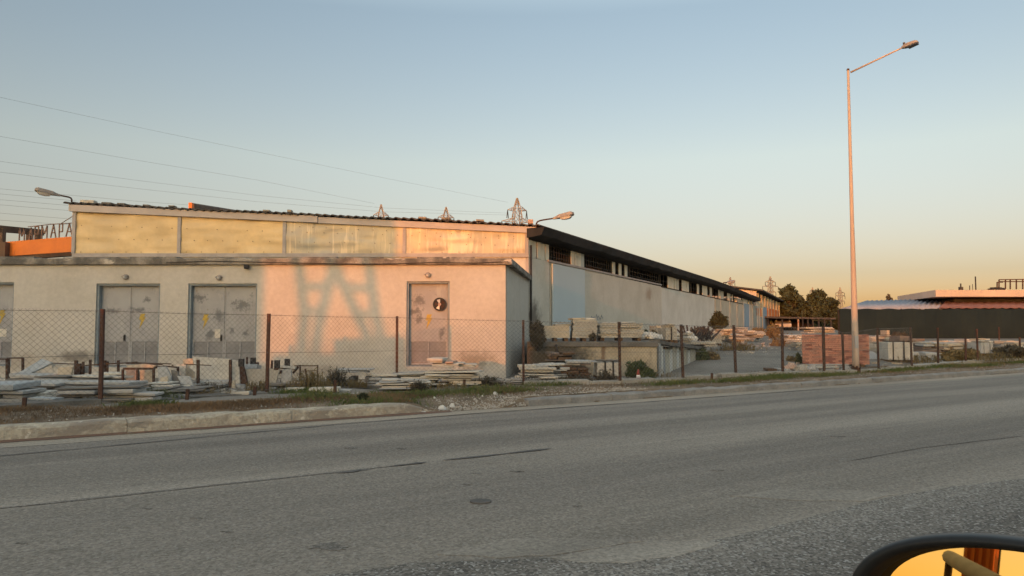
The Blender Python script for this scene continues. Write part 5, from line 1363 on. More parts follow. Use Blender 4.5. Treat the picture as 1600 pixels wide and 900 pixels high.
pile(1004, 1028, 517, 527, .7, ['marble_grey', 'marble_dust'], .06, 'slab in the low stack behind the white rubble on the dock', 'slabs behind the white rubble', .05, 1, .08, Y=21.6, z=DZ, seed=131)
pile(866, 892, 503, 510, .5, ['marble_tan', 'marble_dust'], .05, 'slab on the stepped tan block on the dock', 'slabs on the tan block', .03, 1, .06, Y=19.8, z=P(870, 509.5, 19.7).z, seed=132)
heap(1076, 533, 16, 12, 30, 'rubble_white', 'lump of white rubble in the heap beside the black sticks', 'white rubble by the black sticks', 25, 8)
# black sticks: a tangle of steel offcuts
m = MB(); r = random.Random(6)
tg = thing('steel_offcuts', 'tangle of black steel offcuts behind the white rubble left of the dark bush', 'scrap', P(1092, 533, 27))
for k in range(46):
    f = r.random(); q = P(1070 + 44 * f, 533 - r.random() * 6, 27 + r.uniform(-.6, .6)); a_ = r.uniform(-.9, .9); L_ = r.uniform(.35, .75)
    m = MB(); m.bar(q, q + Vector((math.sin(a_) * L_, r.uniform(-.2, .2), math.cos(a_) * L_ * .7)), .05, .04); m.build('steel_bar', mt['black_steel'], tg)
strapped(1108, 1128, 518, 540, 31, 1.0, 6, 1, 'marble_dust', 'pale leaning stone pack below the dark bush by the long wall', (), .15, None, jit=.05, lean=.15)
# stacks up the alley
AL = [(1080, 1118, 534, 543, 27, MIX, 'flat reddish slab pile right of the dock end'), (1128, 1146, 514, 530, 33, ['marble_tan', 'marble_white'], 'tan slab stack right of the dark bush'), (1140, 1164, 522, 537, 34, GRY, 'grey slab stack second up the left side of the alley'), (1158, 1180, 517, 533, 38, MIX, 'mixed slab stack third up the left side of the alley'), (1172, 1196, 515, 528, 44, GRY, 'low slab stack farthest up the left side of the alley'), (1150, 1172, 511, 520, 52, MIX, 'slab stack against the long wall beyond the dark bush'),
      (1234, 1258, 522, 530, 36, WHT, 'white slab stack on the right side of the alley behind the weeds'), (1240, 1262, 529, 537, 33, ['marble_blue', 'marble_white'], 'bluish white slab stack beside the brick pallet'), (1246, 1260, 536, 548, 30, ['marble_grey', 'rock'], 'grey block stack at the left corner of the brick pallet'), (1262, 1300, 511, 521, 38, MIX, 'rough slab stack just over the brick pallet'), (1284, 1304, 511, 520, 35, ['rubble_white', 'marble_tan'], 'small pale stack over the middle of the brick pallet')]
for i, (a_, b_, t_, q_, Y, mk, lab) in enumerate(AL):
    pile(a_, b_, t_, q_, 1.0, mk, .075, 'slab in the ' + lab, 'slabs, ' + lab, .1, 1, .09, Y=Y, seed=50 + i, bow=.2)
# right-hand yard
strapped(1389, 1427, 535, 566.5, 25.5, .95, 1, 5, 'marble_white', 'cream stone crate with two dark straps beside the fence post', (.2, .62), -.15, None, jit=.015)
strapped(1406, 1426, 525, 536, 28.5, .8, 2, 3, 'wood_grey', 'wooden crate of stone standing behind the cream crate', (), 0, None)
strapped(1386, 1395, 516, 523, 34, .6, 1, 2, 'marble_tan', 'small pale box high on the slabs before the green netting', (), 0, None, skid=False)
strapped(1533, 1552, 535, 556, 29, .8, 1, 4, 'marble_grey', 'grey upright slabs packed together in the right yard', (), .05, None, jit=.02)
RYL = [(1360, 1374, 522, 545, 33, WHT, 'white slab stack right behind the brick pallet'), (1372, 1392, 526, 548, 35, MIX, 'mixed slab stack below the small pale box'), (1384, 1396, 523, 530, 34, WHT, 'white slab stack carrying the small pale box'), (1428, 1452, 530, 548, 31, ['wood_grey', 'marble_tan', 'marble_dark'], 'brownish slab stack right of the cream crate'), (1432, 1468, 549, 565, 28, GRY, 'low grey slab stack between two fence posts'), (1450, 1472, 532, 550, 33, WHT, 'white slab stack behind the second right fence post'), (1472, 1492, 530, 550, 34, MIX, 'uneven pale stack in the middle of the right yard'), (1494, 1508, 530, 545, 36, ['marble_tan', 'marble_white'], 'tan stack left of the short right fence post'), (1508, 1530, 528, 545, 33, MIX, 'mixed stack between the short post and the tall one'), (1553, 1572, 531, 550, 34, GRY, 'grey stack in front of the thin brown post'), (1572, 1602, 532, 550, 33, MIX, 'long mixed stack at the right edge of the photo'), (1602, 1660, 530, 552, 32, MIX, 'mixed stack outside the right edge')]
for i, (a_, b_, t_, q_, Y, mk, lab) in enumerate(RYL[:-1]):
    pile(a_, b_, t_, q_, 1.0, mk, .09, 'slab in the ' + lab, 'slabs, ' + lab, .05, 1, .1, Y=Y, seed=80 + i, bow=.2)
for i, (a_, b_, t_, q_, Y, mk, lab) in enumerate([(1444, 1474, 535, 558, 29.5, ['wood_grey', 'marble_dust', 'marble_grey'], 'grey brown stack behind the low grey stack'), (1476, 1504, 533, 556, 30.5, ['marble_dust', 'marble_tan', 'wood'], 'tan and timber stack behind the brown shrub'), (1506, 1531, 534, 556, 30.5, ['marble_dust', 'marble_grey', 'marble_dark'], 'dusty stack left of the upright slabs'), (1554, 1580, 534, 557, 30, ['marble_dust', 'marble_dark'], 'dusty stack right of the upright slabs'), (1582, 1612, 532, 556, 30.5, ['marble_dust', 'marble_tan', 'marble_white'], 'dusty stack cut by the right edge of the photo'), (1376, 1390, 534, 555, 29, ['marble_white', 'marble_dust'], 'narrow stack just left of the cream crate')]):
    pile(a_, b_, t_, q_, .9, mk, .085, 'slab in the ' + lab, 'slabs, ' + lab, .05, 1, .08, Y=Y, seed=120 + i, bow=.15)
pile(1533, 1551, 527.5, 534.5, .8, ['marble_tan', 'marble_white'], .08, 'pale block lying on the grey upright slabs', 'blocks on the upright slabs', 0, 1, .06, Y=29, seed=99)
slab_poly([(1360, 550), (1374, 549), (1390, 562), (1392, 568), (1360, 570)], 26.5, .12, 'marble_blue', 'bluish slab sloping down between brick pallet and cream crate', 1.1)
slab_poly([(1366, 536), (1382, 535), (1382, 549), (1366, 550)], 30, .1, 'black_steel', 'dark sheet standing behind the bluish sloping slab', .1, 'steel_sheet', 'sheet')

# past some 300 slabs the smallest and farthest of them are one body of slabs
allsl = [o for o in COL.objects if o.type == 'MESH' and o.name.split('.')[0] == 'marble_slab' and len(o.data.vertices) > 20]
allsl.sort(key=lambda o: -(o.scale.x * o.scale.z) / o.location.y ** 2)
rest = allsl[270:]
mats_ = []; m = MB()
for o in rest:
    mat_ = o.data.materials[0]
    if mat_ not in mats_: mats_.append(mat_)
    mw = Matrix.Translation(o.location) @ o.rotation_euler.to_matrix().to_4x4() @ Matrix.Diagonal((*o.scale, 1))
    m.add([mw @ v.co for v in o.data.vertices], [list(p.vertices) for p in o.data.polygons], mats_.index(mat_))
    bpy.data.objects.remove(o)
if rest: tag(m.build('small_slabs', mats_), kind='stuff')

# ------------------------------------------------------------------ rusty racks
def rack(label, bars, Y, dep=.6, mk='rust', name='slab_rack', cross=True):
    zb = .2; q = P(bars[0][1][0], bars[0][1][1], Y)
    t = thing(name, label, 'rack', (q.x, Y, zb))
    for nm, a_, b_, wpx in bars:
        for k, yy in enumerate((Y, Y + dep) if dep else (Y,)):
            pa, pb_ = P(*a_, Y), P(*b_, Y); pa.y = pb_.y = yy
            if nm == 'post' and abs(a_[0] - b_[0]) < 3: pb_.z = zb
            m = MB(); m.bar(pa, pb_, wpx * Y / FPX, None, 0, (0, 1, 0)); m.build(nm, mt[mk], t)
    return t
rack('rusty rack of square tube behind the low layers, holding pinkish and tan slabs', [('rail', (193, 576), (242, 576), 3.2), ('post', (192, 577), (192, 600), 3), ('post', (215, 577), (215, 608), 3), ('post', (240, 577), (240, 612), 3)], 14.7, .5)
rack('long low rusty rail rack running behind the first full fence post', [('rail', (118, 572), (200, 567), 1.6), ('rail', (197, 568), (254, 570), 1.6), ('rail', (255, 572), (278, 574), 2), ('post', (278, 573), (278, 590), 3)], 15.8, .4)
rack('rusty open frame standing before the leftmost grey door', [('rail', (-14, 561), (12, 561), 2), ('post', (11, 561), (11, 600), 3), ('post', (-12, 561), (-12, 600), 3)], 15.5, .5)
rack('rusty rack holding the largest pale slab by the second double door', [('post', (309.5, 562), (309.5, 610), 3.8), ('post', (360, 562), (360, 610), 3.8), ('rail', (288, 569), (330, 571), 1.4)], 15.25, 0)
rack('row of short dark stakes sticking up behind the first full fence post', [('post', (119, 563), (119, 590), 4), ('post', (130, 565), (130, 590), 3), ('post', (141, 562), (141, 590), 3), ('post', (164, 563), (164, 590), 3.2), ('post', (168, 565), (168, 590), 2.5), ('post', (185, 563), (185, 590), 3), ('post', (124, 568), (124, 590), 5), ('rail', (75, 567), (120, 569), 1.4)], 15.9, 0)
def aframe(label, px, pt, pbm, Y, spread):
    a_ = P(px, pt, Y); t = thing('slab_a_frame', label, 'rack', (a_.x, Y, .2))
    for yy in (Y, Y + .7):
        m = MB(); top = Vector((a_.x, yy, a_.z)); m.hexa([(a_.x - .045, yy, .2), (a_.x + spread, yy, .2), (a_.x + spread, yy + .07, .2), (a_.x - .045, yy + .07, .2), (a_.x - .05, yy, a_.z), (a_.x + .06, yy, a_.z), (a_.x + .06, yy + .07, a_.z), (a_.x - .05, yy + .07, a_.z)]); m.build('gusset', mt['rust'], t)
        m = MB(); m.b2(a_.x - .05, yy - .005, a_.z + .001, a_.x + .05, yy + .075, a_.z + .16); m.build('stake', mt['black_steel'], t)
    m = MB(); m.bar((a_.x, Y + .07, a_.z - .1), (a_.x, Y + .7, a_.z - .1), .06); m.build('rail', mt['rust'], t)
    return t
aframe('first dark A frame with a wide gusset right of the second double door', 376, 573, 610, 15.35, .16)
aframe('second dark A frame, just right of the second full fence post', 432, 575, 606, 15.45, -.16)
rack('thin rusty frame of rails with bent uprights above the weeds', [('rail', (434, 575), (462, 577), 1.6), ('rail', (460, 571.5), (497, 571.5), 1.6), ('rail', (470, 580), (496, 579), 1.0), ('post', (496.5, 570), (496.5, 584), 1.4), ('post', (469, 570), (469, 578), 2), ('post', (477, 576), (480, 595), 2.4), ('post', (458, 583), (466, 573), 3), ('post', (425, 563), (424, 577), 3), ('post', (402, 566), (404, 576), 4), ('post', (386, 558), (386, 572), 2.4)], 15.9, 0)

# ------------------------------------------------------------------ traffic cone, car, litter
cg = GP(997.5, 597.5)
cn_ = thing('traffic_cone', 'small faded red and white traffic cone behind the fence in front of the green bush', 'traffic cone', cg)
m = MB(); m.b2(-.10, -.10, 0, .10, .10, .02); m.build('base', mt['cone_red'], cn_, local=True)
m = MB(); m.tube([(0, 0, .021), (0, 0, .10)], [.075, .055], 12); m.tube([(0, 0, .17), (0, 0, .30)], [.04, .015], 12); m.build('cone', mt['cone_red'], cn_, local=True)
m = MB(); m.tube([(0, 0, .1005), (0, 0, .1695)], [.056, .041], 12); m.build('white_band', mt['white_plastic'], cn_, local=True)
cy_ = 80.5; cb_ = P(1223, 516.5, cy_); cz = tz(cb_.x, cb_.y)
car = thing('parked_car', 'pale car parked head on at the far end of the alley under the dark canopy', 'car', (cb_.x, cy_, cz), -.3)
m = MB()
prof = [(-1.9, .35), (-1.9, .75), (-1.0, .90), (-.4, 1.42), (1.1, 1.45), (1.8, .98), (2.05, .9), (2.05, .35)]
vs = []
for sx in (-.80, .80):
    for (y, z) in prof: vs.append((sx * (.86 if z > 1.2 else 1), y, z))
nP = len(prof)
m.add(vs, [list(range(nP)), list(range(nP, 2 * nP))[::-1]] + [[i, i + nP, (i + 1) % nP + nP, (i + 1) % nP] for i in range(nP)])
m.build('body', mt['car_paint'], car, .05, local=True)
m = MB(); m.hexa([(-.62, -.95, .97), (.62, -.95, .97), (.62, -.92, .95), (-.62, -.92, .95), (-.55, -.47, 1.38), (.55, -.47, 1.38), (.55, -.44, 1.36), (-.55, -.44, 1.36)]); m.build('windscreen', mt['car_glass'], car, local=True)
for s in (-1, 1):
    for y in (-1.25, 1.35):
        m = MB(); m.tube([(s * .66, y, .31), (s * .83, y, .31)], .31, 16); m.build('wheel', mt['rubber'], car, local=True)
    m = MB(); m.b2(s * .72 - .12, -1.93, .6, s * .72 + .06, -1.895, .72); m.build('headlight', mt['white_plastic'], car, local=True)
    m = MB(); m.hexa([(s * .815, -.75, .95), (s * .815, 1.3, 1.0), (s * .80, 1.3, 1.0), (s * .80, -.75, .95), (s * .73, -.3, 1.36), (s * .73, .95, 1.38), (s * .70, .95, 1.38), (s * .70, -.3, 1.36)]); m.build('side_window', mt['car_glass'], car, local=True)
r = random.Random(21)
for i, (px, py, w_, h_) in enumerate([(774, 616, 8, 4), (754, 619, 4, 2), (690, 640, 14, 7), (706, 636, 9, 6), (660, 645, 12, 3), (678, 622, 5, 3)]):
    g = GP(px, py + 1)
    rock(px, py + 1, w_, h_, 'rubble_white', ['white crumpled litter on the grass below the annex corner', 'tiny white scrap left of the crumpled litter', 'largest white lump in the gap of the kerb', 'white lump right beside the largest one in the kerb gap', 'flat white chip at the broken kerb end', 'small white scrap on the verge above the kerb gap'][i], None, None, None, i, 'litter' if i < 2 else 'rubble_stone', 'litter' if i < 2 else 'stone')

# ------------------------------------------------------------------ plants
def leaves(m, c, rad, n, ls, r, elong=1.0, up=.0, gauss=.55):
    for _ in range(n):
        d = Vector((r.gauss(0, gauss), r.gauss(0, gauss), r.gauss(0, gauss)))
        if d.length > 1.25: d = d.normalized() * r.uniform(.7, 1.2)
        p = c + Vector((d.x * rad[0], d.y * rad[1], d.z * rad[2]))
        a_ = Vector((r.gauss(0, 1), r.gauss(0, 1), r.gauss(0, 1) + up)).normalized(); b_ = a_.cross(Vector((r.gauss(0, 1), r.gauss(0, 1), r.gauss(0, 1)))).normalized()
        s = ls * r.uniform(.6, 1.4); a_ *= s * elong; b_ *= s * .5
        k = len(m.v); m.v += [tuple(p - a_), tuple(p + b_), tuple(p + a_), tuple(p - b_)]
        m.f.append([k, k + 1, k + 2, k + 3]); m.m.append(0); m.sm.append(False)
def bush(px, pt, pbm, wpx, Y, mk, label, n=1800, ls=.035, clumps=16, dep=.8, stems=14, elong=1.3, seed=0, name='bush', cat='bush', z=None, up=.6):
    q = P(px, pbm, Y); zb = q.z if z is None else z; K = Y / FPX; H = (pbm - pt) * K; Wd = wpx * K
    t = thing(name, label, cat, (q.x, Y, zb)); r = random.Random(seed + int(px))
    m = MB(); sm_ = MB()
    for k in range(clumps):
        an = r.uniform(0, 6.283); rr_ = math.sqrt(r.random()); f = r.uniform(.2, .92)
        wv = (1 - .55 * max(0, f - .4))
        c = Vector((math.cos(an) * rr_ * Wd * .36 * wv, math.sin(an) * rr_ * Wd * .36 * dep * wv, H * f * (1 - .25 * rr_)))
        leaves(m, c, (Wd * .18, Wd * .16, H * .16), n // clumps, ls, r, elong, up)
    for k in range(stems):
        an = r.uniform(0, 6.283); e = Vector((math.cos(an) * Wd * .4 * r.random(), math.sin(an) * Wd * .35 * r.random(), H * r.uniform(.6, 1.02)))
        sm_.tube([(e.x * .15, e.y * .15, -.05), (e.x * .55, e.y * .55, e.z * .55), tuple(e)], [.012 * H + .003, .008 * H + .002, .003], 4)
    m.build('foliage', mt[mk], t, local=True); sm_.build('stems', mt['leaf_dry'] if mk != 'leaf_dry' else mt['bark'], t, local=True)
    return t
bush(839, 488, 534, 30, 18.9, 'leaf_dry', 'tall dark dry bush against the corner of dock and warehouse', 2600, .026, 18, .6, 30, 1.8, 1, z=.9)
bush(998, 559, 592, 52, 17.9, 'leaf_green', 'round dark green bush in front of the dock wall behind the cone', 2600, .03, 20, .7, 20, 1.5, 2, z=.2)
bush(1123, 487, 518, 34, 36, 'leaf_dark', 'dark round bush against the long warehouse wall', 2600, .06, 18, .8, 12, 1.1, 3)
bush(1096, 541, 565, 24, 26.2, 'leaf_green', 'green bush at the far end of the dock side', 1800, .045, 14, .8, 14, 1.4, 4)
bush(1112, 548, 566, 30, 26.5, 'leaf_straw', 'brownish low bush right of the green one on the alley edge', 1200, .045, 12, .8, 14, 1.4, 5)
bush(1210, 506, 533, 30, 40, 'leaf_straw', 'dry brownish bush on the right side of the alley', 1600, .07, 14, .8, 16, 1.4, 7)
bush(1184, 508, 530, 26, 47, 'leaf_straw', 'dry weeds on the slab stacks up the left side of the alley', 1200, .07, 12, .8, 12, 1.5, 8, name='weeds', cat='weeds')
bush(1020, 515, 527, 14, 22.5, 'leaf_dry', 'small dry bush on the dock behind the white rubble', 700, .03, 8, .8, 12, 1.4, 9)
bush(1010, 514, 525, 9, 21.6, 'leaf_green', 'small green weed on the dock beside the loose pack', 400, .03, 6, .8, 8, 1.4, 10, name='weeds', cat='weeds')
bush(926, 512, 529, 14, 19.7, 'leaf_dry', 'dry weed between two stone packs on the dock', 600, .02, 8, .6, 10, 1.5, 11, name='weeds', cat='weeds', z=DZ)
bush(1096, 512, 528, 40, 30, 'leaf_dry', 'dry shrub line along the long wall behind the black sticks', 1400, .04, 14, .4, 16, 1.4, 12)
bush(1490, 546, 566, 46, 26.5, 'leaf_straw', 'brown dry shrub between fence posts in the right yard', 1500, .045, 16, .5, 30, 2, 20)
bush(1515, 545, 562, 34, 28, 'leaf_straw', 'brown dry shrub beside the short right fence post', 1200, .045, 14, .5, 24, 2, 21)
bush(1580, 540, 560, 60, 28.5, 'leaf_dry', 'greyish dry shrub near the right edge of the yard', 1800, .045, 18, .5, 30, 2, 22)
bush(1405, 518, 530, 30, 31, 'leaf_dry', 'dry twiggy shrub behind the cream crate', 700, .04, 10, .5, 20, 2, 23)
bush(1248, 549, 570, 12, 24.5, 'leaf_green', 'green weeds at the left corner of the brick pallet', 700, .035, 8, .8, 12, 1.8, 24, name='weeds', cat='weeds')
bush(1238, 553, 572, 24, 25.5, 'leaf_straw', 'brown weeds on the alley edge left of the brick pallet', 700, .035, 8, .8, 14, 1.8, 25, name='weeds', cat='weeds')
bush(388, 626, 633, 22, 11.6, 'leaf_dark', 'small dark weed low on the verge above the painted kerb', 300, .018, 6, .6, 8, 1.8, 26, name='weeds', cat='weeds', z=.18) if False else None
bush(567, 624, 637, 20, 12.6, 'leaf_dark', 'small dark weed on the verge above the painted kerb', 420, .018, 8, .6, 10, 1.8, 26, name='weeds', cat='weeds', z=.18)
def weeds(px, pt, pbm, wpx, Y, mk, label, n=260, seed=0, dep=.5, z=.2, leafy=.5, name='weeds', cat='weeds', thick=1.0):
    """wispy dry stalks, each a thin bent blade, with a few small leaves"""
    q = P(px, pbm, Y); K = Y / FPX; H = (pbm - pt) * K; Wd = wpx * K; zb = z if z is not None else q.z
    t = thing(name, label, cat, (q.x, Y, zb)); r = random.Random(seed + int(px)); m = MB(); lf = MB()
    for k in range(n):
        x0_, y0_ = r.gauss(0, .28) * Wd, r.gauss(0, .25) * Wd * dep
        env = math.exp(-(x0_ / (Wd * .42)) ** 2)
        h = H * r.uniform(.25, 1.0) * (.45 + .55 * env); an = r.uniform(0, 6.283); le = r.uniform(.05, .55) * h
        w_ = r.uniform(.0022, .0048) * thick; dx, dy = math.cos(an), math.sin(an); b = len(m.v)
        for f, ww in ((0, 1), (.4, .9), (.75, .6), (1, .15)):
            cx_, cy2, cz_ = x0_ + dx * le * f * f, y0_ + dy * le * f * f, h * (f - .12 * f * f)
            m.v += [(cx_ - dy * w_ * ww, cy2 + dx * w_ * ww, cz_), (cx_ + dy * w_ * ww, cy2 - dx * w_ * ww, cz_ + .001)]
        for i in range(3): m.f.append([b + 2 * i, b + 2 * i + 1, b + 2 * i + 3, b + 2 * i + 2]); m.m.append(0); m.sm.append(False)
        if r.random() < leafy:
            f = r.uniform(.4, 1.0); leaves(lf, Vector((x0_ + dx * le * f * f, y0_ + dy * le * f * f, h * (f - .12 * f * f))), (.025, .025, .05), 5, .012 * thick, r, 1.8, .8)
    m.build('stalks', mt[mk], t, local=True)
    if lf.v: lf.build('leaves', mt[mk], t, local=True)
    return t
def tree(px, pt, pbm, wpx, Y, label, mk='leaf_dark', n=5200, ls=.22, seed=0, trunk=.25, clumps=34, gap=.0, name='tree', low=.12):
    q = P(px, pbm, Y); zb = tz(q.x, q.y); K = Y / FPX; H = P(px, pt, Y).z - zb; Wd = wpx * K; r = random.Random(seed)
    t = thing(name, label, 'tree', (q.x, Y, zb))
    m = MB(); tm = MB()
    tm.tube([(0, 0, -.1), (.05, .02, H * .25), (-.06, 0, H * .55), (.03, .02, H * .85)], [trunk, trunk * .8, trunk * .5, trunk * .12], 8)
    for k in range(clumps):
        f = low + (1 - low) * (k + r.random()) / clumps
        wv = math.sin(math.pi * min(1, max(.08, (f - low) / (1 - low) * .86 + .14))) ** .7
        an = r.uniform(0, 6.283); rr_ = r.uniform(.15, 1.0)
        c = Vector((math.cos(an) * rr_ * Wd * .42 * wv, math.sin(an) * rr_ * Wd * .42 * wv, H * f * .95))
        leaves(m, c, (Wd * .13, Wd * .13, H * .075), int(n / clumps * r.uniform(.6, 1.3)), ls, r, 1.2)
        tm.tube([(0, 0, c.z * .55), (c.x * .5, c.y * .5, c.z * .8), tuple(c)], [trunk * .28, trunk * .16, trunk * .05], 5)
    m.build('crown', mt[mk], t, local=True); tm.build('trunk', mt['bark'], t, local=True)
    return t
tree(1234, 447, 515, 50, 92, 'tall loose dark tree just right of the orange sheets', n=4600, ls=.24, seed=1, clumps=30, low=.3)
tree(1246, 466, 515, 34, 95, 'lower dark tree tucked right behind the tall loose one', n=3000, ls=.25, seed=2, low=.15)
tree(1280, 455, 516, 50, 88, 'broad dark tree left of the tin roof', n=6200, ls=.24, seed=3, clumps=40)
tree(1299, 466, 516, 40, 90, 'dark tree with its side against the tin roof', n=4200, ls=.24, seed=4)
tree(1216, 470, 515, 44, 98, 'dark low tree behind the canopy', n=3600, ls=.26, seed=5)
tree(1260, 472, 516, 44, 90, 'dark low tree in the gap between the taller trees', n=3400, ls=.25, seed=6)
tree(1312, 484, 517, 26, 80, 'dark low tree behind the left end of the green netting', n=2600, ls=.22, seed=8)
tree(1389, 461, 500, 20, 110, 'small bare looking treetop over the tin roof', mk='leaf_dry', n=500, ls=.2, seed=7, trunk=.15, clumps=14, low=.6)

weeds(945, 572, 598, 28, 16.9, 'leaf_dry', 'dry dark weeds between the timber stack and the white boxed stone', 220, 8, thick=1.3)
weeds(902, 583, 600, 60, 16.7, 'leaf_dry', 'dry dark weeds along the foot of the timber stack', 240, 9, thick=1.3)
weeds(485, 572, 612, 64, 14.6, 'leaf_straw', 'straw coloured weeds around the thin rusty frame', 380, 2, thick=1.3)
weeds(525, 565, 606, 34, 15.4, 'leaf_dry', 'dry weeds left of the table-like grey slab', 260, 3, thick=1.3)
weeds(402, 588, 612, 38, 14.4, 'leaf_straw', 'thin straw weeds in front of the wide tan slab', 150, 4, thick=1.3)
weeds(548, 590, 606, 50, 15.4, 'leaf_straw', 'dry grass clump under the table-like grey slab', 300, 5, thick=1.3)
weeds(764, 583, 604, 40, 15.8, 'leaf_dry', 'dry weeds at the annex corner right of the white pile', 260, 6, thick=1.3)
weeds(655, 588, 606, 24, 14.75, 'leaf_dry', 'dark dry tuft in front of the big white pile', 150, 7, thick=1.3)
weeds(700, 592, 606, 120, 14.9, 'leaf_straw', 'thin straw stalks along the foot of the big white pile', 160, 21, .2, thick=1.2)
weeds(130, 612, 634, 90, 12.3, 'leaf_straw', 'thin dry stalks around the first full fence post', 130, 22, .2, z=.18)
weeds(250, 610, 632, 80, 12.9, 'grass_green', 'green tuft growing at the plinth right of the first fence post', 170, 23, .25, z=.18)
weeds(335, 606, 622, 70, 13.6, 'leaf_straw', 'dry stalks at the plinth below the second double door', 130, 24, .2, z=.18)
weeds(330, 596, 612, 60, 14.6, 'leaf_dry', 'dry stalks under the largest leaning slab', 150, 25, .2)
weeds(500, 598, 618, 60, 13.4, 'grass_green', 'green tuft beside the long white slab on the verge', 200, 26, .3, z=.18)
weeds(830, 585, 602, 70, 16.3, 'leaf_dry', 'dry stalks at the pale pile before the dock', 160, 27, .2)
weeds(1030, 580, 594, 70, 18.6, 'leaf_straw', 'dry stalks at the dock corner', 120, 28, .3)
weeds(1440, 552, 568, 90, 25.5, 'leaf_straw', 'dry stalks before the low grey stack in the right yard', 260, 29, .3, z=.26, thick=1.8)
weeds(1550, 545, 563, 110, 26.5, 'leaf_straw', 'dry stalks before the upright slabs in the right yard', 260, 30, .3, z=.28, thick=1.8)
weeds(1225, 508, 535, 40, 38, 'leaf_straw', 'dry tall stalks beside the bush on the right of the alley', 220, 31, .5, z=.5, thick=3)
weeds(1150, 520, 545, 60, 33, 'leaf_straw', 'dry stalks among the stacks on the left of the alley', 240, 32, .5, z=.4, thick=2.6)
# grass on the verge
def grass(name, label, mk, n, sampler, hmin, hmax, wd, seed):
    r = random.Random(seed); m = MB()
    for _ in range(n):
        s = sampler(r)
        if s is None: continue
        u, v, k = s; x, y = xy(u, v); z = tz(x, y) - .01
        h = r.uniform(hmin, hmax) * k; a_ = r.uniform(0, 6.283); le = r.uniform(.1, 1.0) * h
        w_ = wd * r.uniform(.7, 1.4); c_, s_ = math.cos(a_), math.sin(a_)
        b = len(m.v)
        m.v += [(x - s_ * w_, y + c_ * w_, z), (x + s_ * w_, y - c_ * w_, z), (x + c_ * le * .4 + s_ * w_ * .6, y + s_ * le * .4 - c_ * w_ * .6, z + h * .6), (x + c_ * le, y + s_ * le, z + h)]
        m.f += [[b, b + 1, b + 2], [b, b + 2, b + 3]]; m.m += [0, 0]; m.sm += [False] * 2
    return tag(m.build(name, mt[mk]), kind='stuff')
from mathutils import noise as mnoise
def s_dry(r):
    u = r.uniform(-6, 34) if r.random() < .4 else r.uniform(-5, 9); v = r.uniform(.32, 2.3)
    d = mnoise.noise(Vector((u * .6, v * 1.2, 1)))
    if r.random() > .55 + d * 1.6: return None
    if UGAP0 < u < UGAP1 and v < 1.0: return None
    return u, v, .6 + max(0, d)
grass('dry_grass', '', 'grass_dry', 80000, s_dry, .025, .10, .0034, 1)
GCL = [(GP(500, 622), .5, .35), (GP(230, 634), .35, .18), (GP(590, 628), .8, .5), (GP(650, 618), 1.0, .45), (GP(725, 612), 1.1, .35), (GP(790, 612), .8, .3), (GP(870, 601), .8, .3), (GP(1060, 600), .9, .25), (GP(1200, 592), 1.1, .3), (GP(1225, 589), 1.0, .3), (GP(1290, 587), 1.3, .3), (GP(1390, 580), 1.2, .35), (GP(1420, 577), 1.0, .35), (GP(1480, 573), 1.2, .35), (GP(1530, 572), 1.2, .3), (GP(470, 613), .4, .3), (GP(1150, 596), .8, .2), (GP(1590, 567), 2, .3)]
def s_green(r):
    g, a_, b_ = r.choice(GCL); u, v = us(g.x, g.y)
    return u + r.gauss(0, a_ * .55), max(.28, v + r.gauss(0, b_ * .5)), r.uniform(.5, 1.1)
grass('green_grass', '', 'grass_green', 24000, s_green, .03, .13, .0045, 2)
# gravel spilled along the kerb
m = MB(); r = random.Random(31)
for _ in range(5200):
    z0 = r.random()
    if z0 < .62: u = r.uniform(UGAP0 + .2, UGAP1 + 3.2); v = abs(r.gauss(.25, .42))
    else: u = r.uniform(-5, 32); v = r.uniform(.2, 2.2)
    if u > UGAP1 and v < .26: continue
    if u < UGAP0 + .2 and v < .36: continue
    x, y = xy(u, v); z = tz(x, y); s = r.uniform(.006, .024) * (1.8 if r.random() < .04 else 1)
    a_ = r.uniform(0, 3.14); c_, s_ = math.cos(a_) * s, math.sin(a_) * s; b = len(m.v)
    m.v += [(x - c_, y - s_, z - .004), (x + s_, y - c_, z - .004), (x + c_, y + s_, z - .004), (x - s_, y + c_, z - .004), (x + r.uniform(-.3, .3) * s, y + r.uniform(-.3, .3) * s, z + s * .8)]
    m.f += [[b, b + 1, b + 4], [b + 1, b + 2, b + 4], [b + 2, b + 3, b + 4], [b + 3, b, b + 4]]; m.m += [0] * 4; m.sm += [False] * 4
tag(m.build('gravel', M('pale_gravel', (.42, .38, .32), (.28, .25, .21), 8, .95, world=True)), kind='stuff')

# chips and shards lying all over the stone yard
def shards(n, area, mk, seed):
    m = MB(); r = random.Random(seed)
    for _ in range(n):
        px, Y = area(r); p = P(px, 560, Y); z = tz(p.x, p.y); s = r.uniform(.03, .13) * (1.7 if r.random() < .1 else 1); k = r.choice((3, 4, 5)); a0_ = r.uniform(0, 6.28)
        t = s * r.uniform(.12, .45); ti = r.uniform(-.3, .3); pts = []
        for i in range(k):
            a_ = a0_ + 6.283 * i / k; q = s * r.uniform(.5, 1.0); pts.append((p.x + math.cos(a_) * q, p.y + math.sin(a_) * q * .8, z + math.cos(a_) * q * ti))
        m.prism(pts, (0, 0, t))
    return tag(m.build('stone_chips', mt[mk]), kind='stuff')
def fence_y(px):
    for ((p0, _), (p1, _)), (q0, q1) in zip(zip(FPT, FPT[1:]), zip(FP, FP[1:])):
        if q0[0] <= px <= q1[0]: f = (px - q0[0]) / (q1[0] - q0[0]); return p0.y + (p1.y - p0.y) * f
    return 31
def yardpt(r):
    px = r.uniform(-60, 800); return px, r.uniform(fence_y(px) + .3, 17.8)
def rightpt(r):
    px = r.uniform(1230, 1620); return px, r.uniform(fence_y(px) + .5, 38)
shards(420, lambda r: yardpt(r), 'marble_grey', 1)
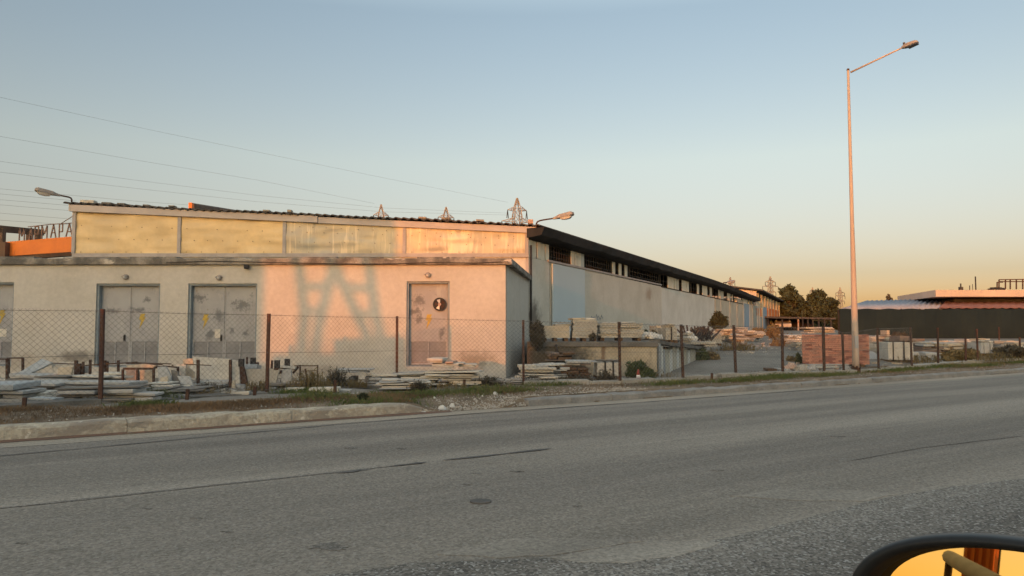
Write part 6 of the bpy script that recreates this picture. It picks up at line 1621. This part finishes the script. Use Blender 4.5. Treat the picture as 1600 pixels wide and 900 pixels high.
shards(260, lambda r: yardpt(r), 'marble_white', 2)
shards(160, lambda r: (r.uniform(820, 1010), r.uniform(17, 18.6)), 'marble_grey', 3)
shards(420, lambda r: rightpt(r), 'marble_tan', 4)
shards(160, lambda r: (r.gauss(1165, 22), r.uniform(30, 55)), 'marble_grey', 5)
# ------------------------------------------------------------------ the far side of the road, behind the camera: unseen casters shaped for the evening shadows
def back(px, py, Y=AY, k=45.0):
    p = P(px, py, Y); return p - sd * k
cl = back(412, 500)
ob = thing('roadside_building', 'large plain building across the road behind the camera', 'building', (cl.x - 24, cl.y - 6, 0))
tn = math.tan(SUN_AZ) + .06
fp = [(cl.x - 30, cl.y - 12), (cl.x - 12 * tn, cl.y - 12), (cl.x, cl.y), (cl.x - 30, cl.y)]
m = MB(); m.prism([(x, y, -.06) for x, y in fp], (0, 0, 10.56)); m.build('wall', mt['wall_beige'], ob)
m = MB(); m.prism([(x, y, 10.502) for x, y in fp], (0, 0, .25)); m.build('roof', mt['roof_dark'], ob)
zl = back(520, 552).z; zr = back(700, 573).z
lw = thing('roadside_wall', 'long low wall across the road behind the camera', 'wall', (cl.x + 10, cl.y - .3, 0))
m = MB(); xm = back(602, 500).x
m.b2(cl.x + .16, cl.y - .4, -.06, xm, cl.y - .1, zl); m.build('high_part', mt['concrete'], lw)
x8 = back(806, 500).x; zr8 = back(900, 540, 20.0).z
m = MB(); m.b2(xm + .002, cl.y - .4, -.06, x8, cl.y - .1, zr); m.build('low_part', mt['concrete'], lw)
m = MB(); m.b2(x8 + .002, cl.y - .4, -.06, x8 + 60, cl.y - .1, P(900, 484, 20.0).z - sd.z * 45); m.build('end_part', mt['concrete'], lw)  # unseen wall raised here to keep low sun off the right yard
gt = thing('lattice_mast', 'braced steel mast with two A shaped legs across the road behind the camera', 'mast', (back(521, 418).x, cl.y + .3, 0))
for a_, b_ in (((465, 395), (470, 440)), ((470, 440), (476, 490)), ((470, 449), (515, 447)), ((521, 405), (518, 428)), ((518, 428), (498, 507)), ((498, 507), (492, 552)), ((475, 487), (502, 487)), ((521, 405), (530, 432)), ((530, 432), (556, 488)), ((556, 488), (584, 545)), ((574, 395), (580, 440)), ((580, 440), (588, 495)), ((588, 495), (602, 560)), ((541, 449), (583, 451)), ((555, 489), (590, 492)), ((521, 380), (521, 410)), ((476, 490), (470, 552))):
    m = MB(); m.bar(back(*a_), back(*b_), .19, .19, 0, (0, 1, 0)); m.build('lattice_bar', mt['steel_frame'], gt)
m = MB(); m.bar(back(470, 549), (back(470, 549).x, back(470, 549).y, 0), .3, None, 0, (0, 1, 0)); m.build('mast_leg', mt['steel_frame'], gt)
m = MB(); m.bar(back(602, 556), (back(602, 556).x, back(602, 556).y, 0), .3, None, 0, (0, 1, 0)); m.build('mast_leg', mt['steel_frame'], gt)

# ------------------------------------------------------------------ wing mirror of the car the picture is taken from
MY = .66
mc = P(1672, 1025, MY)
mir = thing('wing_mirror', 'black wing mirror, its glass tinted amber for an orange evening sky, close by in the lower right corner', 'mirror', mc)
dv = (mc - Vector((0, 0, CAMZ))).normalized()
tgt = Vector((-.90, -.42, .02)).normalized()
nrm = (tgt - dv).normalized()
fw = (Vector((-dv.x, -dv.y, 0)).normalized() * .4 + nrm * .6).normalized()
rx = Vector((-fw.y, fw.x, 0)).normalized()
rx = -rx if rx.x < 0 else rx
uz = fw.cross(rx); uz = -uz if uz.z < 0 else uz
Wm, Hm_ = .188, .093
def sup(a_, e=2.35):
    c_, s_ = math.cos(a_), math.sin(a_); return math.copysign(abs(c_) ** (2 / e), c_), math.copysign(abs(s_) ** (2 / e), s_)
n = 72
def ringm(kx, kz, d): return [rx * (Wm * kx * sup(6.28318 * i / n)[0]) + uz * (Hm_ * kz * sup(6.28318 * i / n)[1]) + fw * d for i in range(n)]
m = MB()
rs = [ringm(.90, .84, -.03), ringm(.925, .875, .002), ringm(.95, .915, .010), ringm(.985, .965, .010), ringm(1.0, 1.0, .003), ringm(1.01, 1.01, -.012), ringm(.97, .98, -.035), ringm(.85, .85, -.06), ringm(.5, .5, -.075)]
vs = [p for q in rs for p in q]
m.add(vs, [[j * n + i, j * n + (i + 1) % n, (j + 1) * n + (i + 1) % n, (j + 1) * n + i] for j in range(len(rs) - 1) for i in range(n)] + [[(len(rs) - 1) * n + i for i in range(n)]], 0, True)
m.build('housing', M('black_mirror_housing', (.012, .012, .012), (.016, .016, .016), 2, .45, spec=.3), mir, local=True)
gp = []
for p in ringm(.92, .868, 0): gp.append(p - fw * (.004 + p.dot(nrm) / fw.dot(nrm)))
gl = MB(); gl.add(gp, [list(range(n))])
gl.build('mirror_glass', M('amber_tinted_mirror', (.56, .33, .12), (.56, .33, .12), 1, .012, metallic=1.0), mir, local=True)  # orange glow of the reflection is put into the glass colour
# added for the mirror's reflection: a pole, an orange container, a white pipe
def back_ray(px, py):
    d = ray(px, py).normalized(); g0 = mc - fw * .004
    t = (g0 - Vector((0, 0, CAMZ))).dot(nrm) / d.dot(nrm); hp = Vector((0, 0, CAMZ)) + d * t
    return hp, (d - nrm * 2 * d.dot(nrm)).normalized()
def behind(px, py, t): a_, b_ = back_ray(px, py); return a_ + b_ * t
q = behind(1553, 880, 24)
up = thing('utility_pole', 'weathered wooden pole on the verge behind the car', 'pole', (q.x, q.y, 0))
MB().tube([(0, 0, -.06), (0, 0, 4), (0, 0, 8.2)], [.15, .14, .10], 10).build('shaft', mt['bark'], up, local=True)
m = MB(); m.bar((-.8, 0, 7.6), (.8, 0, 7.6), .12); m.build('cross_arm', mt['bark'], up, local=True)
qa, qb = behind(1504, 880, 13), behind(1552, 880, 13)
ct = thing('added_container', 'rusty orange ribbed container added behind the car for the mirror reflection', 'container', (qa.x, qa.y, 0))
m = MB(); dd = Vector((qb.x - qa.x, qb.y - qa.y, 0)); un = dd.normalized(); pn = Vector((-un.y, un.x, 0))
pn = pn if pn.dot(Vector((qa.x, qa.y, 0))) > 0 else -pn
for k in range(8):
    a_, b_ = qa + dd * (k / 8), qa + dd * ((k + .94) / 8); o_ = pn * (.05 if k % 2 else 0)
    m.prism([(a_.x + o_.x, a_.y + o_.y, -.05), (b_.x + o_.x, b_.y + o_.y, -.05), (b_.x + pn.x * 2, b_.y + pn.y * 2, -.05), (a_.x + pn.x * 2, a_.y + pn.y * 2, -.05)], (0, 0, 3.0))
m.build('body', mt['orange'], ct)
bp = thing('added_pipe', 'white pipe on two short posts, added as the pale bar in the mirror', 'barrier', (behind(1486, 872, 9).x, behind(1486, 872, 9).y, 0))
p0_, p1_ = behind(1484, 871, 9), behind(1560, 915, 6)
MB().tube([p0_, p1_], .075, 10).build('pipe', mt['white_plastic'], bp)
for p_ in (p0_, p1_): MB().tube([(p_.x, p_.y, -.06), p_], .04, 8).build('post', mt['rust'], bp)
